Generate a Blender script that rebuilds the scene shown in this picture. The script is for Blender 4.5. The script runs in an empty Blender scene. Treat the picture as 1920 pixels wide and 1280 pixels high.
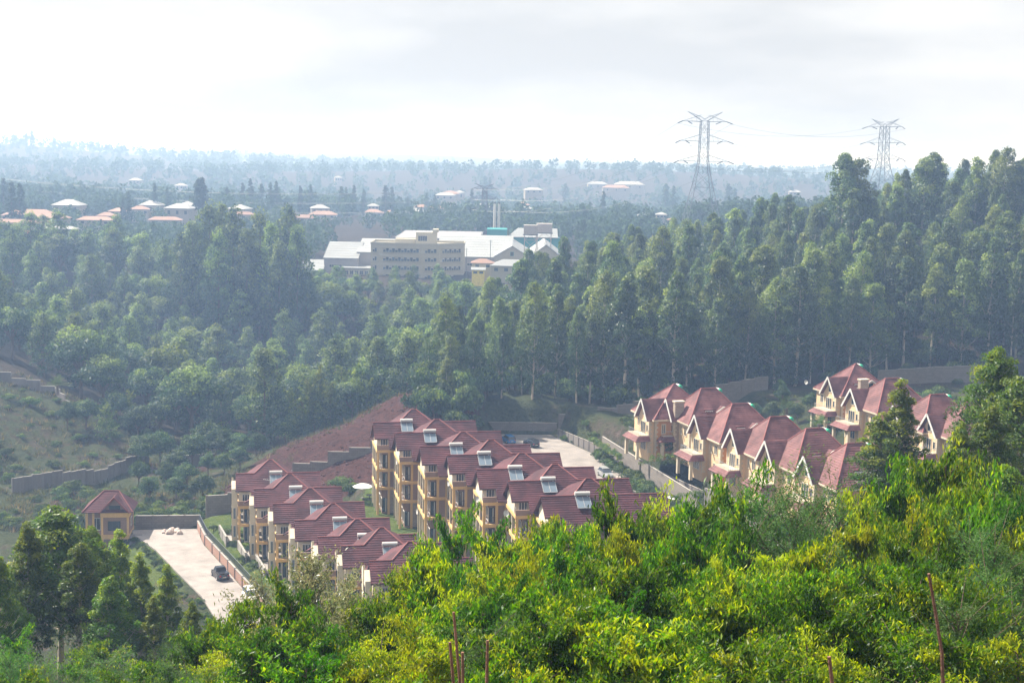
import bpy, math, random
import numpy as np
from mathutils import Vector, Matrix

# ------------------------------------------------------------------ camera, sky, sun, exposure
SC = bpy.context.scene
COL = SC.collection
FPX, PITCH, ROLL, ZC = 2667.0, math.radians(7.5), math.radians(1.2), 63.0
cam = bpy.data.cameras.new('camera'); camo = bpy.data.objects.new('camera', cam); COL.objects.link(camo)
cam.sensor_width = 36; cam.lens = 36 * FPX / 1920; cam.clip_start = .5; cam.clip_end = 40000
_r, _u, _f = Vector((1, 0, 0)), Vector((0, math.sin(PITCH), math.cos(PITCH))), Vector((0, math.cos(PITCH), -math.sin(PITCH)))
_c, _s = math.cos(ROLL), math.sin(ROLL)
CX, CY = _r * _c + _u * _s, _u * _c - _r * _s
camo.matrix_world = Matrix(((CX.x, CY.x, -_f.x, 0), (CX.y, CY.y, -_f.y, 0), (CX.z, CY.z, -_f.z, ZC), (0, 0, 0, 1)))
SC.camera = camo

SUN_EL, SUN_AZ = math.radians(49), math.radians(-60)      # azimuth from +Y, negative = to the left
sun_dir = Vector((math.sin(SUN_AZ) * math.cos(SUN_EL), math.cos(SUN_AZ) * math.cos(SUN_EL), math.sin(SUN_EL)))
W = bpy.data.worlds.new('World'); SC.world = W; W.use_nodes = True
nt = W.node_tree; nt.nodes.clear()
def wn(t, **k):
    n = nt.nodes.new(t)
    for a, v in k.items(): setattr(n, a, v)
    return n
sky = wn('ShaderNodeTexSky', sky_type='NISHITA', sun_disc=False)
sky.sun_elevation = SUN_EL; sky.sun_rotation = SUN_AZ; sky.air_density = 1.5; sky.dust_density = 4.0
bg_sky = wn('ShaderNodeBackground'); bg_sky.inputs['Strength'].default_value = .05
nt.links.new(sky.outputs[0], bg_sky.inputs[0])
tc = wn('ShaderNodeTexCoord'); mp = wn('ShaderNodeMapping'); mp.inputs['Scale'].default_value = (2.2, 2.2, 9.0)
nt.links.new(tc.outputs['Generated'], mp.inputs[0])
nz = wn('ShaderNodeTexNoise'); nz.inputs['Scale'].default_value = 1.1; nz.inputs['Detail'].default_value = 6; nz.inputs['Roughness'].default_value = .55
nt.links.new(mp.outputs[0], nz.inputs['Vector'])
cr = wn('ShaderNodeValToRGB'); nt.links.new(nz.outputs[0], cr.inputs[0])
cr.color_ramp.elements[0].position = .42; cr.color_ramp.elements[0].color = (.325, .335, .352, 1)
cr.color_ramp.elements[1].position = .57; cr.color_ramp.elements[1].color = (.42, .423, .428, 1)
bg_cl = wn('ShaderNodeBackground'); bg_cl.inputs['Strength'].default_value = 1.0
nt.links.new(cr.outputs[0], bg_cl.inputs[0])
mx = wn('ShaderNodeMixShader'); mx.inputs[0].default_value = .93
nt.links.new(bg_sky.outputs[0], mx.inputs[1]); nt.links.new(bg_cl.outputs[0], mx.inputs[2])
wo = wn('ShaderNodeOutputWorld'); nt.links.new(mx.outputs[0], wo.inputs[0])

sl = bpy.data.lights.new('sun', 'SUN'); sl.energy = 5.0; sl.angle = math.radians(.6); sl.color = (1, .95, .86)
slo = bpy.data.objects.new('sun', sl); COL.objects.link(slo); slo.location = (-100, 100, 200)
slo.rotation_euler = sun_dir.to_track_quat('Z', 'Y').to_euler()
vs = SC.view_settings; vs.view_transform = 'Standard'; vs.look = 'None'; vs.exposure = 1.27; vs.gamma = 1; vs.use_curve_mapping = False
SC.cycles.use_denoising = True
SC.cycles.max_bounces = 6; SC.cycles.diffuse_bounces = 3; SC.cycles.glossy_bounces = 2; SC.cycles.transmission_bounces = 4
SC.cycles.transparent_max_bounces = 4; SC.cycles.volume_bounces = 0; SC.cycles.caustics_reflective = False; SC.cycles.caustics_refractive = False

HAZE_DENSITY = .00053

# ------------------------------------------------------------------ measuring helpers
def ray(px, py):
    x = (px - 960) / FPX; y = (640 - py) / FPX
    return CX * x + CY * y + _f
def at(px, py, z):                       # the point of height z seen at a pixel
    d = ray(px, py); t = (z - ZC) / d.z
    return Vector((d.x * t, d.y * t, z))
def aty(px, py, Y):                      # the point at depth Y seen at a pixel
    d = ray(px, py); t = Y / d.y
    return Vector((d.x * t, Y, ZC + d.z * t))
def V(*a): return Vector(a)

# ------------------------------------------------------------------ object helpers
def tag(o, label=None, cat=None, group=None, kind=None):
    if label: o['label'] = label
    if cat: o['category'] = cat
    if group: o['group'] = group
    if kind: o['kind'] = kind
    return o
def empty(name, loc=(0, 0, 0), rz=0, label=None, cat=None, group=None):
    o = bpy.data.objects.new(name, None); COL.objects.link(o)
    o.location = loc; o.rotation_euler = (0, 0, rz); o.empty_display_size = .5
    return tag(o, label, cat, group)
KIDS = {}
def link(name, me, parent=None, loc=None, rz=0):
    o = bpy.data.objects.new(name, me); COL.objects.link(o)
    if parent is not None:
        o.parent = parent; KIDS.setdefault(parent.name, []).append(o)
    if loc is not None: o.location = loc
    if rz: o.rotation_euler = (0, 0, rz)
    return o
def copy_tree(o, parent=None):
    c = o.copy(); COL.objects.link(c)
    if parent is not None:
        c.parent = parent; KIDS.setdefault(parent.name, []).append(c)
    for ch in list(KIDS.get(o.name, [])): copy_tree(ch, c)
    return c
def place(o, loc, rz=0, sc=None, label=None, group=None):
    o.location = loc; o.rotation_euler = (0, 0, rz)
    if sc is not None: o.scale = sc if hasattr(sc, '__len__') else (sc, sc, sc)
    if label: o['label'] = label
    if group: o['group'] = group
    return o

class MB:
    def __init__(s): s.v, s.f = [], []
    def add(s, vs, fs):
        b = len(s.v); s.v += [tuple(p) for p in vs]; s.f += [tuple(b + i for i in q) for q in fs]; return s
    def box(s, x0, x1, y0, y1, z0, z1):
        return s.add([(x0, y0, z0), (x1, y0, z0), (x1, y1, z0), (x0, y1, z0), (x0, y0, z1), (x1, y0, z1), (x1, y1, z1), (x0, y1, z1)],
                     [(3, 2, 1, 0), (4, 5, 6, 7), (0, 1, 5, 4), (1, 2, 6, 5), (2, 3, 7, 6), (3, 0, 4, 7)])
    def prism(s, poly, d):               # polygon swept by vector d
        n = len(poly); d = Vector(d)
        a = [Vector(p) for p in poly]; b = [p + d for p in a]
        return s.add(a + b, [tuple(range(n))[::-1], tuple(range(n, 2 * n))] + [(i, (i + 1) % n, n + (i + 1) % n, n + i) for i in range(n)])
    def bar(s, p, q, w, h=None):         # square bar
        p, q = Vector(p), Vector(q); d = q - p
        if d.length < 1e-6: return s
        up = Vector((0, 0, 1)) if abs(d.normalized().z) < .95 else Vector((1, 0, 0))
        a = d.cross(up).normalized() * w / 2; b = a.cross(d).normalized() * (h or w) / 2
        o = [p + a + b, p - a + b, p - a - b, p + a - b]; o += [k + d for k in o]
        return s.add(o, [(3, 2, 1, 0), (4, 5, 6, 7), (0, 1, 5, 4), (1, 2, 6, 5), (2, 3, 7, 6), (3, 0, 4, 7)])
    def tube(s, pts, rad, n=7, cap=True):
        pts = [Vector(p) for p in pts]; rings = []
        for i, p in enumerate(pts):
            d = (pts[min(i + 1, len(pts) - 1)] - pts[max(i - 1, 0)]).normalized()
            up = Vector((0, 0, 1)) if abs(d.z) < .9 else Vector((1, 0, 0))
            a = d.cross(up).normalized(); b = a.cross(d).normalized()
            r = rad[i] if hasattr(rad, '__len__') else rad
            rings.append([p + (a * math.cos(2 * math.pi * k / n) + b * math.sin(2 * math.pi * k / n)) * r for k in range(n)])
        vs = [q for R in rings for q in R]; fs = []
        for i in range(len(pts) - 1):
            for k in range(n): fs.append((i * n + k, i * n + (k + 1) % n, (i + 1) * n + (k + 1) % n, (i + 1) * n + k))
        if cap: fs += [tuple(range(n))[::-1], tuple(range((len(pts) - 1) * n, len(pts) * n))]
        return s.add(vs, fs)
    def loft(s, rings, cap=True):
        n = len(rings[0]); vs = [q for R in rings for q in R]; fs = []
        for i in range(len(rings) - 1):
            for k in range(n): fs.append((i * n + k, i * n + (k + 1) % n, (i + 1) * n + (k + 1) % n, (i + 1) * n + k))
        if cap: fs += [tuple(range(n))[::-1], tuple(range((len(rings) - 1) * n, len(rings) * n))]
        return s.add(vs, fs)
    def courses(s, poly, step=.40, lift=.055, th=.14):       # tiled roof plane in overlapping courses
        P = [Vector(p) for p in poly]
        n = Vector((0, 0, 0))
        for i in range(len(P)): n += P[i].cross(P[(i + 1) % len(P)])
        n.normalize()
        if n.z < 0: n = -n; P = P[::-1]
        up = (Vector((0, 0, 1)) - n * n.z).normalized()
        t = [p.dot(up) for p in P]; t0, t1 = min(t), max(t)
        k = max(1, round((t1 - t0) / step)); st = (t1 - t0) / k
        def clip(Q, c, sgn):
            out = []
            for i in range(len(Q)):
                a, b = Q[i], Q[(i + 1) % len(Q)]; da, db = sgn * (a.dot(up) - c), sgn * (b.dot(up) - c)
                if da >= -1e-7: out.append(a)
                if (da > 1e-7 and db < -1e-7) or (da < -1e-7 and db > 1e-7): out.append(a + (b - a) * (da / (da - db)))
            return out
        for j in range(k):
            lo, hi = t0 + j * st, t0 + (j + 1) * st
            Q = clip(clip(P, lo, 1), hi, -1)
            if len(Q) < 3: continue
            L = [q + n * lift * (1 - (q.dot(up) - lo) / st) for q in Q]
            s.add(L, [tuple(range(len(L)))])
            for i in range(len(Q)):
                a, b = i, (i + 1) % len(Q)
                if abs(Q[a].dot(up) - lo) < 1e-4 and abs(Q[b].dot(up) - lo) < 1e-4:
                    s.add([L[b], L[a], Q[a], Q[b]], [(0, 1, 2, 3)])
        U = [p - n * th for p in P]; m = len(P)
        s.add(P + U, [tuple(range(m, 2 * m))[::-1]] + [((i + 1) % m, i, m + i, m + (i + 1) % m) for i in range(m)])
        return s
    def mesh(s, name, mat, smooth=False):
        me = bpy.data.meshes.new(name); me.from_pydata(s.v, [], s.f); me.update()
        if mat: me.materials.append(mat)
        if smooth: me.polygons.foreach_set('use_smooth', [True] * len(me.polygons))
        return me
    def build(s, name, mat, parent=None, loc=None, rz=0, smooth=False):
        return link(name, s.mesh(name, mat, smooth), parent, loc, rz)
def box(*a): return MB().box(*a)

def np_mesh(name, verts, quads, mat, tint=None):
    me = bpy.data.meshes.new(name); nv, nf, k = len(verts), len(quads), quads.shape[1]
    me.vertices.add(nv); me.vertices.foreach_set('co', verts.astype(np.float32).ravel())
    me.loops.add(nf * k); me.loops.foreach_set('vertex_index', quads.astype(np.int32).ravel())
    me.polygons.add(nf); me.polygons.foreach_set('loop_start', (np.arange(nf) * k).astype(np.int32))
    me.polygons.foreach_set('loop_total', np.full(nf, k, np.int32))
    if tint is not None:
        at_ = me.attributes.new('tint', 'FLOAT', 'FACE'); at_.data.foreach_set('value', tint.astype(np.float32))
    me.update(calc_edges=True); me.materials.append(mat)
    return me

# ------------------------------------------------------------------ materials
def new_mat(name):
    m = bpy.data.materials.new(name); m.use_nodes = True; t = m.node_tree
    return m, t, t.nodes['Principled BSDF'], t.nodes['Material Output']
def mat(name, col, rough=.85, var=.18, scale=1.2, bump=0, metal=0, spec=.3, streak=False, col2=None, band=(.32, .68)):
    m, t, b, o = new_mat(name)
    b.inputs['Roughness'].default_value = rough; b.inputs['Metallic'].default_value = metal
    b.inputs['Specular IOR Level'].default_value = spec
    g = t.nodes.new('ShaderNodeNewGeometry'); mpg = t.nodes.new('ShaderNodeMapping'); t.links.new(g.outputs['Position'], mpg.inputs[0])
    if streak: mpg.inputs['Scale'].default_value = (1, 1, .22)
    n = t.nodes.new('ShaderNodeTexNoise'); n.inputs['Scale'].default_value = scale; n.inputs['Detail'].default_value = 8; n.inputs['Roughness'].default_value = .65
    t.links.new(mpg.outputs[0], n.inputs['Vector'])
    r = t.nodes.new('ShaderNodeValToRGB'); t.links.new(n.outputs[0], r.inputs[0])
    lo = tuple(c * (1 - var) for c in col); hi = col2 or tuple(min(1, c * (1 + var)) for c in col)
    r.color_ramp.elements[0].position = band[0]; r.color_ramp.elements[0].color = (*lo, 1)
    r.color_ramp.elements[1].position = band[1]; r.color_ramp.elements[1].color = (*hi, 1)
    oi = t.nodes.new('ShaderNodeObjectInfo'); mr = t.nodes.new('ShaderNodeMapRange'); t.links.new(oi.outputs['Random'], mr.inputs[0]); mr.inputs[3].default_value = .91; mr.inputs[4].default_value = 1.09
    hv = t.nodes.new('ShaderNodeHueSaturation'); t.links.new(mr.outputs[0], hv.inputs['Value']); t.links.new(r.outputs[0], hv.inputs['Color'])
    t.links.new(hv.outputs[0], b.inputs['Base Color'])
    if bump:
        n2 = t.nodes.new('ShaderNodeTexNoise'); n2.inputs['Scale'].default_value = scale * 6; n2.inputs['Detail'].default_value = 4
        t.links.new(g.outputs['Position'], n2.inputs['Vector'])
        bp = t.nodes.new('ShaderNodeBump'); bp.inputs['Strength'].default_value = bump; bp.inputs['Distance'].default_value = .2
        t.links.new(n2.outputs[0], bp.inputs['Height']); t.links.new(bp.outputs[0], b.inputs['Normal'])
    return m
def brick_mat(name, c1, c2, mortar, scale=2.0, w=.5, h=.25):
    m, t, b, o = new_mat(name); b.inputs['Roughness'].default_value = .9
    g = t.nodes.new('ShaderNodeNewGeometry'); sx = t.nodes.new('ShaderNodeSeparateXYZ'); t.links.new(g.outputs['Position'], sx.inputs[0])
    ad = t.nodes.new('ShaderNodeMath'); ad.operation = 'ADD'; t.links.new(sx.outputs[0], ad.inputs[0]); t.links.new(sx.outputs[1], ad.inputs[1])
    cx = t.nodes.new('ShaderNodeCombineXYZ'); t.links.new(ad.outputs[0], cx.inputs[0]); t.links.new(sx.outputs[2], cx.inputs[1])
    br = t.nodes.new('ShaderNodeTexBrick'); br.inputs['Scale'].default_value = scale; br.inputs['Brick Width'].default_value = w; br.inputs['Row Height'].default_value = h
    br.inputs['Color1'].default_value = (*c1, 1); br.inputs['Color2'].default_value = (*c2, 1); br.inputs['Mortar'].default_value = (*mortar, 1)
    br.inputs['Mortar Size'].default_value = .018
    t.links.new(cx.outputs[0], br.inputs['Vector']); t.links.new(br.outputs[0], b.inputs['Base Color'])
    return m
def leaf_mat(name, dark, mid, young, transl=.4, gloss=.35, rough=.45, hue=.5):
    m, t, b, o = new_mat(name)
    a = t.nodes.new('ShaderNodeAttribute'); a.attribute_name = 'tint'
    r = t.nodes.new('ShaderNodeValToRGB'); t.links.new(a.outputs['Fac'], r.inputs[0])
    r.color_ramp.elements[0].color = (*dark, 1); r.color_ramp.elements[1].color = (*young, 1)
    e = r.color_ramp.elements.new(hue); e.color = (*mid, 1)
    oi = t.nodes.new('ShaderNodeObjectInfo')
    h = t.nodes.new('ShaderNodeHueSaturation')
    mr = t.nodes.new('ShaderNodeMapRange'); t.links.new(oi.outputs['Random'], mr.inputs[0]); mr.inputs[3].default_value = .72; mr.inputs[4].default_value = 1.3
    mh = t.nodes.new('ShaderNodeMapRange'); t.links.new(oi.outputs['Random'], mh.inputs[0]); mh.inputs[3].default_value = .485; mh.inputs[4].default_value = .51
    t.links.new(mr.outputs[0], h.inputs['Value']); t.links.new(mh.outputs[0], h.inputs['Hue']); t.links.new(r.outputs[0], h.inputs['Color'])
    t.links.new(h.outputs[0], b.inputs['Base Color']); b.inputs['Roughness'].default_value = rough; b.inputs['Specular IOR Level'].default_value = gloss
    tr = t.nodes.new('ShaderNodeBsdfTranslucent')
    hs = t.nodes.new('ShaderNodeHueSaturation'); hs.inputs['Saturation'].default_value = 1.12; hs.inputs['Value'].default_value = 1.5; hs.inputs['Hue'].default_value = .495
    t.links.new(h.outputs[0], hs.inputs['Color']); t.links.new(hs.outputs[0], tr.inputs['Color'])
    ms = t.nodes.new('ShaderNodeMixShader'); ms.inputs[0].default_value = transl
    t.links.new(b.outputs[0], ms.inputs[1]); t.links.new(tr.outputs[0], ms.inputs[2]); t.links.new(ms.outputs[0], o.inputs[0])
    return m

M = dict(
    tile=mat('roof_tile', (.058, .016, .021), .7, .25, .45, spec=.22, col2=(.098, .030, .036), band=(.40, .62)),
    tilev=mat('villa_tile', (.115, .036, .037), .65, .25, .5, spec=.28, col2=(.18, .072, .070), band=(.40, .62)),
    cap=mat('ridge_tile', (.25, .085, .08), .7, .15, 2),
    fascia=mat('fascia_board', (.10, .05, .05), .7, .1),
    trim=mat('cream_trim', (0.518, 0.446, 0.338), .8, .08, 2),
    white=mat('white_paint', (0.585, 0.570, 0.540), .7, .06, 2),
    ochre=mat('ochre_render', (.62, .40, .17), .85, .10, .8, streak=True),
    pale=mat('pale_render', (.60, .53, .42), .85, .10, .8, streak=True),
    brown=mat('brown_render', (.28, .18, .14), .85, .12, .8, streak=True),
    facade=mat('peach_render', (.64, .46, .28), .85, .10, .6, streak=True),
    side=mat('side_wall_orange', (.50, .25, .11), .85, .12, .6, streak=True),  # darker and more orange than the facade colour
    stone=brick_mat('stone_cladding', (0.300, 0.240, 0.188), (0.375, 0.300, 0.232), (0.210, 0.173, 0.143), 1.0, .7, .28),
    brick=brick_mat('red_brick', (0.270, 0.128, 0.090), (0.315, 0.158, 0.112), (0.338, 0.270, 0.225), 1.0, .5, .18),
    block=brick_mat('grey_block', (.155, .135, .12), (.19, .165, .145), (.11, .095, .085), 1.0, .9, .42),
    conc=mat('concrete', (0.180, 0.162, 0.153), .9, .15, .8, .1, streak=True),
    concl=mat('pale_concrete', (0.280, 0.259, 0.238), .9, .12, .8, .1),
    glass=mat('window_glass', (.035, .045, .06), .08, .1, .3, spec=.6),
    dark=mat('dark_metal', (.03, .03, .035), .5, .1),
    rail=mat('railing_metal', (.05, .05, .055), .45, .1),
    grail=mat('grey_metal', (.32, .34, .36), .45, .1, metal=.3),
    curtain=mat('curtain', (0.540, 0.525, 0.503), .9, .06),
    door=mat('timber_door', (.10, .05, .03), .6, .2, 4),
    panel=mat('solar_glass', (.13, .17, .215), .3, .08, .5, spec=.5),
    alu=mat('aluminium', (0.465, 0.465, 0.465), .4, .05, metal=.5),
    tank=mat('tank_steel', (0.555, 0.525, 0.510), .4, .06),
    green=mat('green_cap', (.02, .33, .18), .5, .06),
    asphalt=mat('paved_court', (.24, .215, .20), .92, .18, .35, .08, col2=(.32, .285, .265)),
    kerb=mat('kerb', (.42, .38, .35), .9, .1),
    steel=mat('galvanised_steel', (.13, .14, .16), .5, .1, metal=.2),
    insul=mat('insulator', (.09, .10, .12), .4, .1),
    metalroof=mat('pale_metal_roof', (.25, .262, .27), .5, .10, .12, spec=.5),
    factwall=mat('factory_block', (0.288, 0.272, 0.288), .9, .08, .2),
    office=mat('office_render', (0.409, 0.376, 0.297), .85, .05, .2, streak=True),
    teal=mat('teal_sheet', (.01, .24, .25), .5, .05, .2),
    tanksheet=mat('panel_tank', (0.462, 0.420, 0.406), .6, .06, .5),
    townwall=mat('town_wall', (0.294, 0.259, 0.217), .9, .1, .2),
    townorange=mat('town_roof_orange', (0.270, 0.165, 0.128), .8, .15, .2),
    townwhite=mat('town_roof_pale', (0.300, 0.300, 0.300), .6, .08, .2),
    townred=mat('town_roof_red', (.36, .13, .10), .8, .12, .2),
    bark=mat('eucalyptus_bark', (.40, .34, .28), .9, .35, 1.5, .2, streak=True),
    bark2=mat('dark_bark', (.12, .085, .06), .95, .3, 2, .3, streak=True),
    stick=mat('dry_stick', (.22, .11, .075), .9, .3, 6, .2),
    rubber=mat('rubber', (.02, .02, .02), .8, .1), rim=mat('alloy', (.5, .5, .52), .35, .05, metal=.8),
    blue=mat('blue_paint', (.02, .16, .42), .25, .03, spec=.6), black=mat('black_paint', (.015, .015, .018), .25, .03, spec=.6),
    silver=mat('silver_paint', (.42, .43, .44), .3, .03, metal=.4), carwhite=mat('white_car_paint', (.75, .75, .74), .3, .03, spec=.6),
    lamp=mat('lamp_glass', (.7, .7, .68), .15, .03), tail=mat('tail_lamp', (.35, .02, .02), .3, .05),
    canvas=mat('canvas', (0.624, 0.624, 0.608), .9, .05), awning=mat('cream_canvas', (0.592, 0.528, 0.400), .9, .05),
    rock=mat('rubble', (.45, .37, .33), .95, .25, 2, .3),
    # leaves: dark, usual and young colours; the young one also paints sunlit crown tops
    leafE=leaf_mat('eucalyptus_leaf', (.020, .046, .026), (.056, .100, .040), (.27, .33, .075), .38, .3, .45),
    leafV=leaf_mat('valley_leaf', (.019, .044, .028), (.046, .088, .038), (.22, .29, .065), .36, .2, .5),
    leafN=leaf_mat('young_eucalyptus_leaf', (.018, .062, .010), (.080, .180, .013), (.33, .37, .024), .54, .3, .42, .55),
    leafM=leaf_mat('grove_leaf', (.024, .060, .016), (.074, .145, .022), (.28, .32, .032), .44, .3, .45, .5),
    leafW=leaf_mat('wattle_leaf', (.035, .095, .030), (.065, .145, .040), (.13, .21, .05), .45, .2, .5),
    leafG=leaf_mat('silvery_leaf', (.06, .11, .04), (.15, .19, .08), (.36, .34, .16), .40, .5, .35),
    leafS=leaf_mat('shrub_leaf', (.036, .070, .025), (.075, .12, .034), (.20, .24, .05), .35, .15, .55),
    leafF=leaf_mat('far_leaf', (.030, .055, .030), (.050, .085, .040), (.10, .13, .05), .25, .08, .7),
)

# ------------------------------------------------------------------ terrain
CTRL = [(0,-40,66),(-60,-40,60),(70,-40,68),(0,0,60.8),(-40,0,57),(45,0,61.2),(-22,25,49.5),(0,25,51.6),(22,25,52.5),(-45,40,42),(0,40,46),(28,40,47.5),
 (-25,60,36.5),(10,60,39),(45,60,42),(-34,95,26.5),(0,95,25.5),(40,95,28),(80,95,33),(-60,130,11),(-30,130,12),(0,130,12.5),(40,130,17),(90,140,23),
 (-50,160,3),(-45,180,.5),(0,160,7),(40,170,11),(80,190,13),(115,235,14),(-80,200,-1),(-78,240,-2),(-60,262,-1),(-42,268,2),(-95,275,-2),(-125,250,3),(-100,320,5),(-130,310,13),
 (-150,360,18),(-115,205,1),(-38,278,6.5),(-22,299,13),(-10,304,11),(-40,304,1),(-55,296,-3),(-50,275,2),(-60,330,-7),(20,318,10),(60,332,13),(112,345,15),(0,345,10),(60,370,21),(120,395,33),(185,420,41),(190,340,28),(0,400,10),(60,420,20),
 (100,450,30),(60,480,19),(160,480,40),(-30,360,-2),(-90,365,-7),(-60,400,-9),(-120,420,-3),(-30,430,0),(-90,470,6),(-40,490,10),(-120,500,12),(-165,470,15),(-190,380,20),
 (0,500,13),(40,520,15),(-90,545,15.5),(-60,560,16),(20,560,16),(60,600,17),(-200,600,20),(-100,650,20),(0,700,20),(100,667,27),(200,740,34),(-300,700,25),(-200,800,26),(0,900,22),
 (200,900,24),(-400,900,30),(420,600,40),(320,450,46),(260,300,42),(260,150,40),(-260,250,32),(-260,120,24),(-260,20,42),(420,300,55),(220,0,60),(500,900,30),(-500,600,34),(500,0,62),(-500,0,45),(-500,300,40)]
_C = np.array(CTRL, float); _S = 200.0
def _phi(r2): return np.where(r2 > 1e-9, r2 * np.log(np.maximum(r2, 1e-9)) * .5, 0.0)
_n = len(_C); _A = np.zeros((_n + 3, _n + 3)); _p = _C[:, :2] / _S
_A[:_n, :_n] = _phi(((_p[:, None] - _p[None]) ** 2).sum(-1)) + np.eye(_n) * .004
_A[:_n, _n] = 1; _A[:_n, _n + 1:] = _p; _A[_n, :_n] = 1; _A[_n + 1:, :_n] = _p.T
_w = np.linalg.solve(_A, np.concatenate([_C[:, 2], np.zeros(3)]))
def poly_sd(poly, X, Y):                 # signed distance, negative inside
    P = np.array(poly, float); d = np.full(X.shape, 1e9); ins = np.zeros(X.shape, bool)
    for i in range(len(P)):
        a, b = P[i], P[(i + 1) % len(P)]; e = b - a
        t = np.clip(((X - a[0]) * e[0] + (Y - a[1]) * e[1]) / (e @ e), 0, 1)
        d = np.minimum(d, np.hypot(X - a[0] - t * e[0], Y - a[1] - t * e[1]))
        c = ((a[1] > Y) != (b[1] > Y)); ins ^= c & (X < (b[0] - a[0]) * (Y - a[1]) / (b[1] - a[1] + 1e-12) + a[0])
    return np.where(ins, -d, d)
COURT = [(-62.5, 230), (-51.8, 231.5), (-48.6, 221.5), (-42.2, 208), (-34.8, 192), (-28, 177), (-35, 174), (-43.5, 195.5), (-49.5, 206), (-56, 218)]
LEFTROW = [(-51, 231), (-46, 238), (-28, 238), (-20, 215), (-3, 178), (-8, 168), (-27, 172), (-40.6, 208.5)]
MIDROW = [(-24, 243), (-4, 246), (2, 235), (34, 178), (12, 160), (-4, 178), (-22.5, 222)]
PARK = [(-8, 246), (-3.5, 291), (9.5, 291), (24, 262), (41, 222), (55, 190), (45, 178), (28, 205), (2, 240)]
VLOW = [(17, 274), (24, 284), (44, 286), (100, 200), (85, 168), (60, 172), (30, 222)]
VUP = [(55, 309), (68, 318), (112, 327), (142, 262), (118, 215), (92, 225), (62, 270)]
ZONES = [(LEFTROW, 1.3, 3, 1.2), (MIDROW, 4.8, 4, 1.2), (VLOW, 10.85, 6, 1.2), (VUP, 12.35, 6, 1.2), (PARK, 5.1, 2.2, .6), (COURT, -.2, 1.6, .5)]
def far_h(X, Y):
    z = 18 + 4 * np.sin(X / 310 + 1) * np.cos(Y / 420) + 3 * np.sin(X / 140 + Y / 260)
    z = z + 62 * np.exp(-((Y - 2350) / 520) ** 2) / (1 + np.exp((X + 560) / 230))
    z = z + 26 * np.exp(-((Y - 1750 - .25 * X) / 260) ** 2) * np.exp(-((X - 120) / 700) ** 2)
    z = z + 34 * np.exp(-((Y - 4200 - .3 * X) / 600) ** 2) * np.exp(-((X + 300) / 1500) ** 2)
    z = z + (26 + 14 * np.sin(X / 620 + 2) + 8 * np.sin(X / 230)) * np.exp(-((Y - 6400 - .2 * X) / 700) ** 2) + (34 + 16 * np.sin(X / 900)) * np.exp(-((Y - 8600) / 700) ** 2)
    z = z + 30 * np.exp(-((Y - 3300 + .4 * X) / 450) ** 2) / (1 + np.exp(-(X - 500) / 300))
    return z
def height(X, Y):
    X = np.atleast_1d(np.asarray(X, float)); Y = np.atleast_1d(np.asarray(Y, float)); sh = X.shape; X = X.ravel(); Y = Y.ravel()
    z = np.zeros(X.shape)
    for i in range(0, len(X), 20000):
        q = np.stack([X[i:i + 20000], np.minimum(Y[i:i + 20000], 1000)], -1) / _S
        q[:, 0] = np.clip(q[:, 0], -3, 3)
        z[i:i + 20000] = _phi(((q[:, None] - _p[None]) ** 2).sum(-1)) @ _w[:_n] + _w[_n] + q @ _w[_n + 1:]
    t = np.clip((Y - 750) / 400, 0, 1); t = t * t * (3 - 2 * t)
    z = z * (1 - t) + far_h(X, Y) * t
    z = z + (.35 * np.sin(X * .9 + 2 * np.sin(Y * .31)) * np.sin(Y * .7) + .5 * np.sin(X * .21 + Y * .17)) * np.clip(Y / 60, 0, 1)
    for poly, zz, soft, mg in ZONES:
        sd = poly_sd(poly, X, Y); w = np.clip(1 - (sd - mg) / soft, 0, 1); w = w * w * (3 - 2 * w)
        z = z * (1 - w) + zz * w
    return z.reshape(sh)
def gz(x, y): return float(height(x, y)[0])

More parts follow.
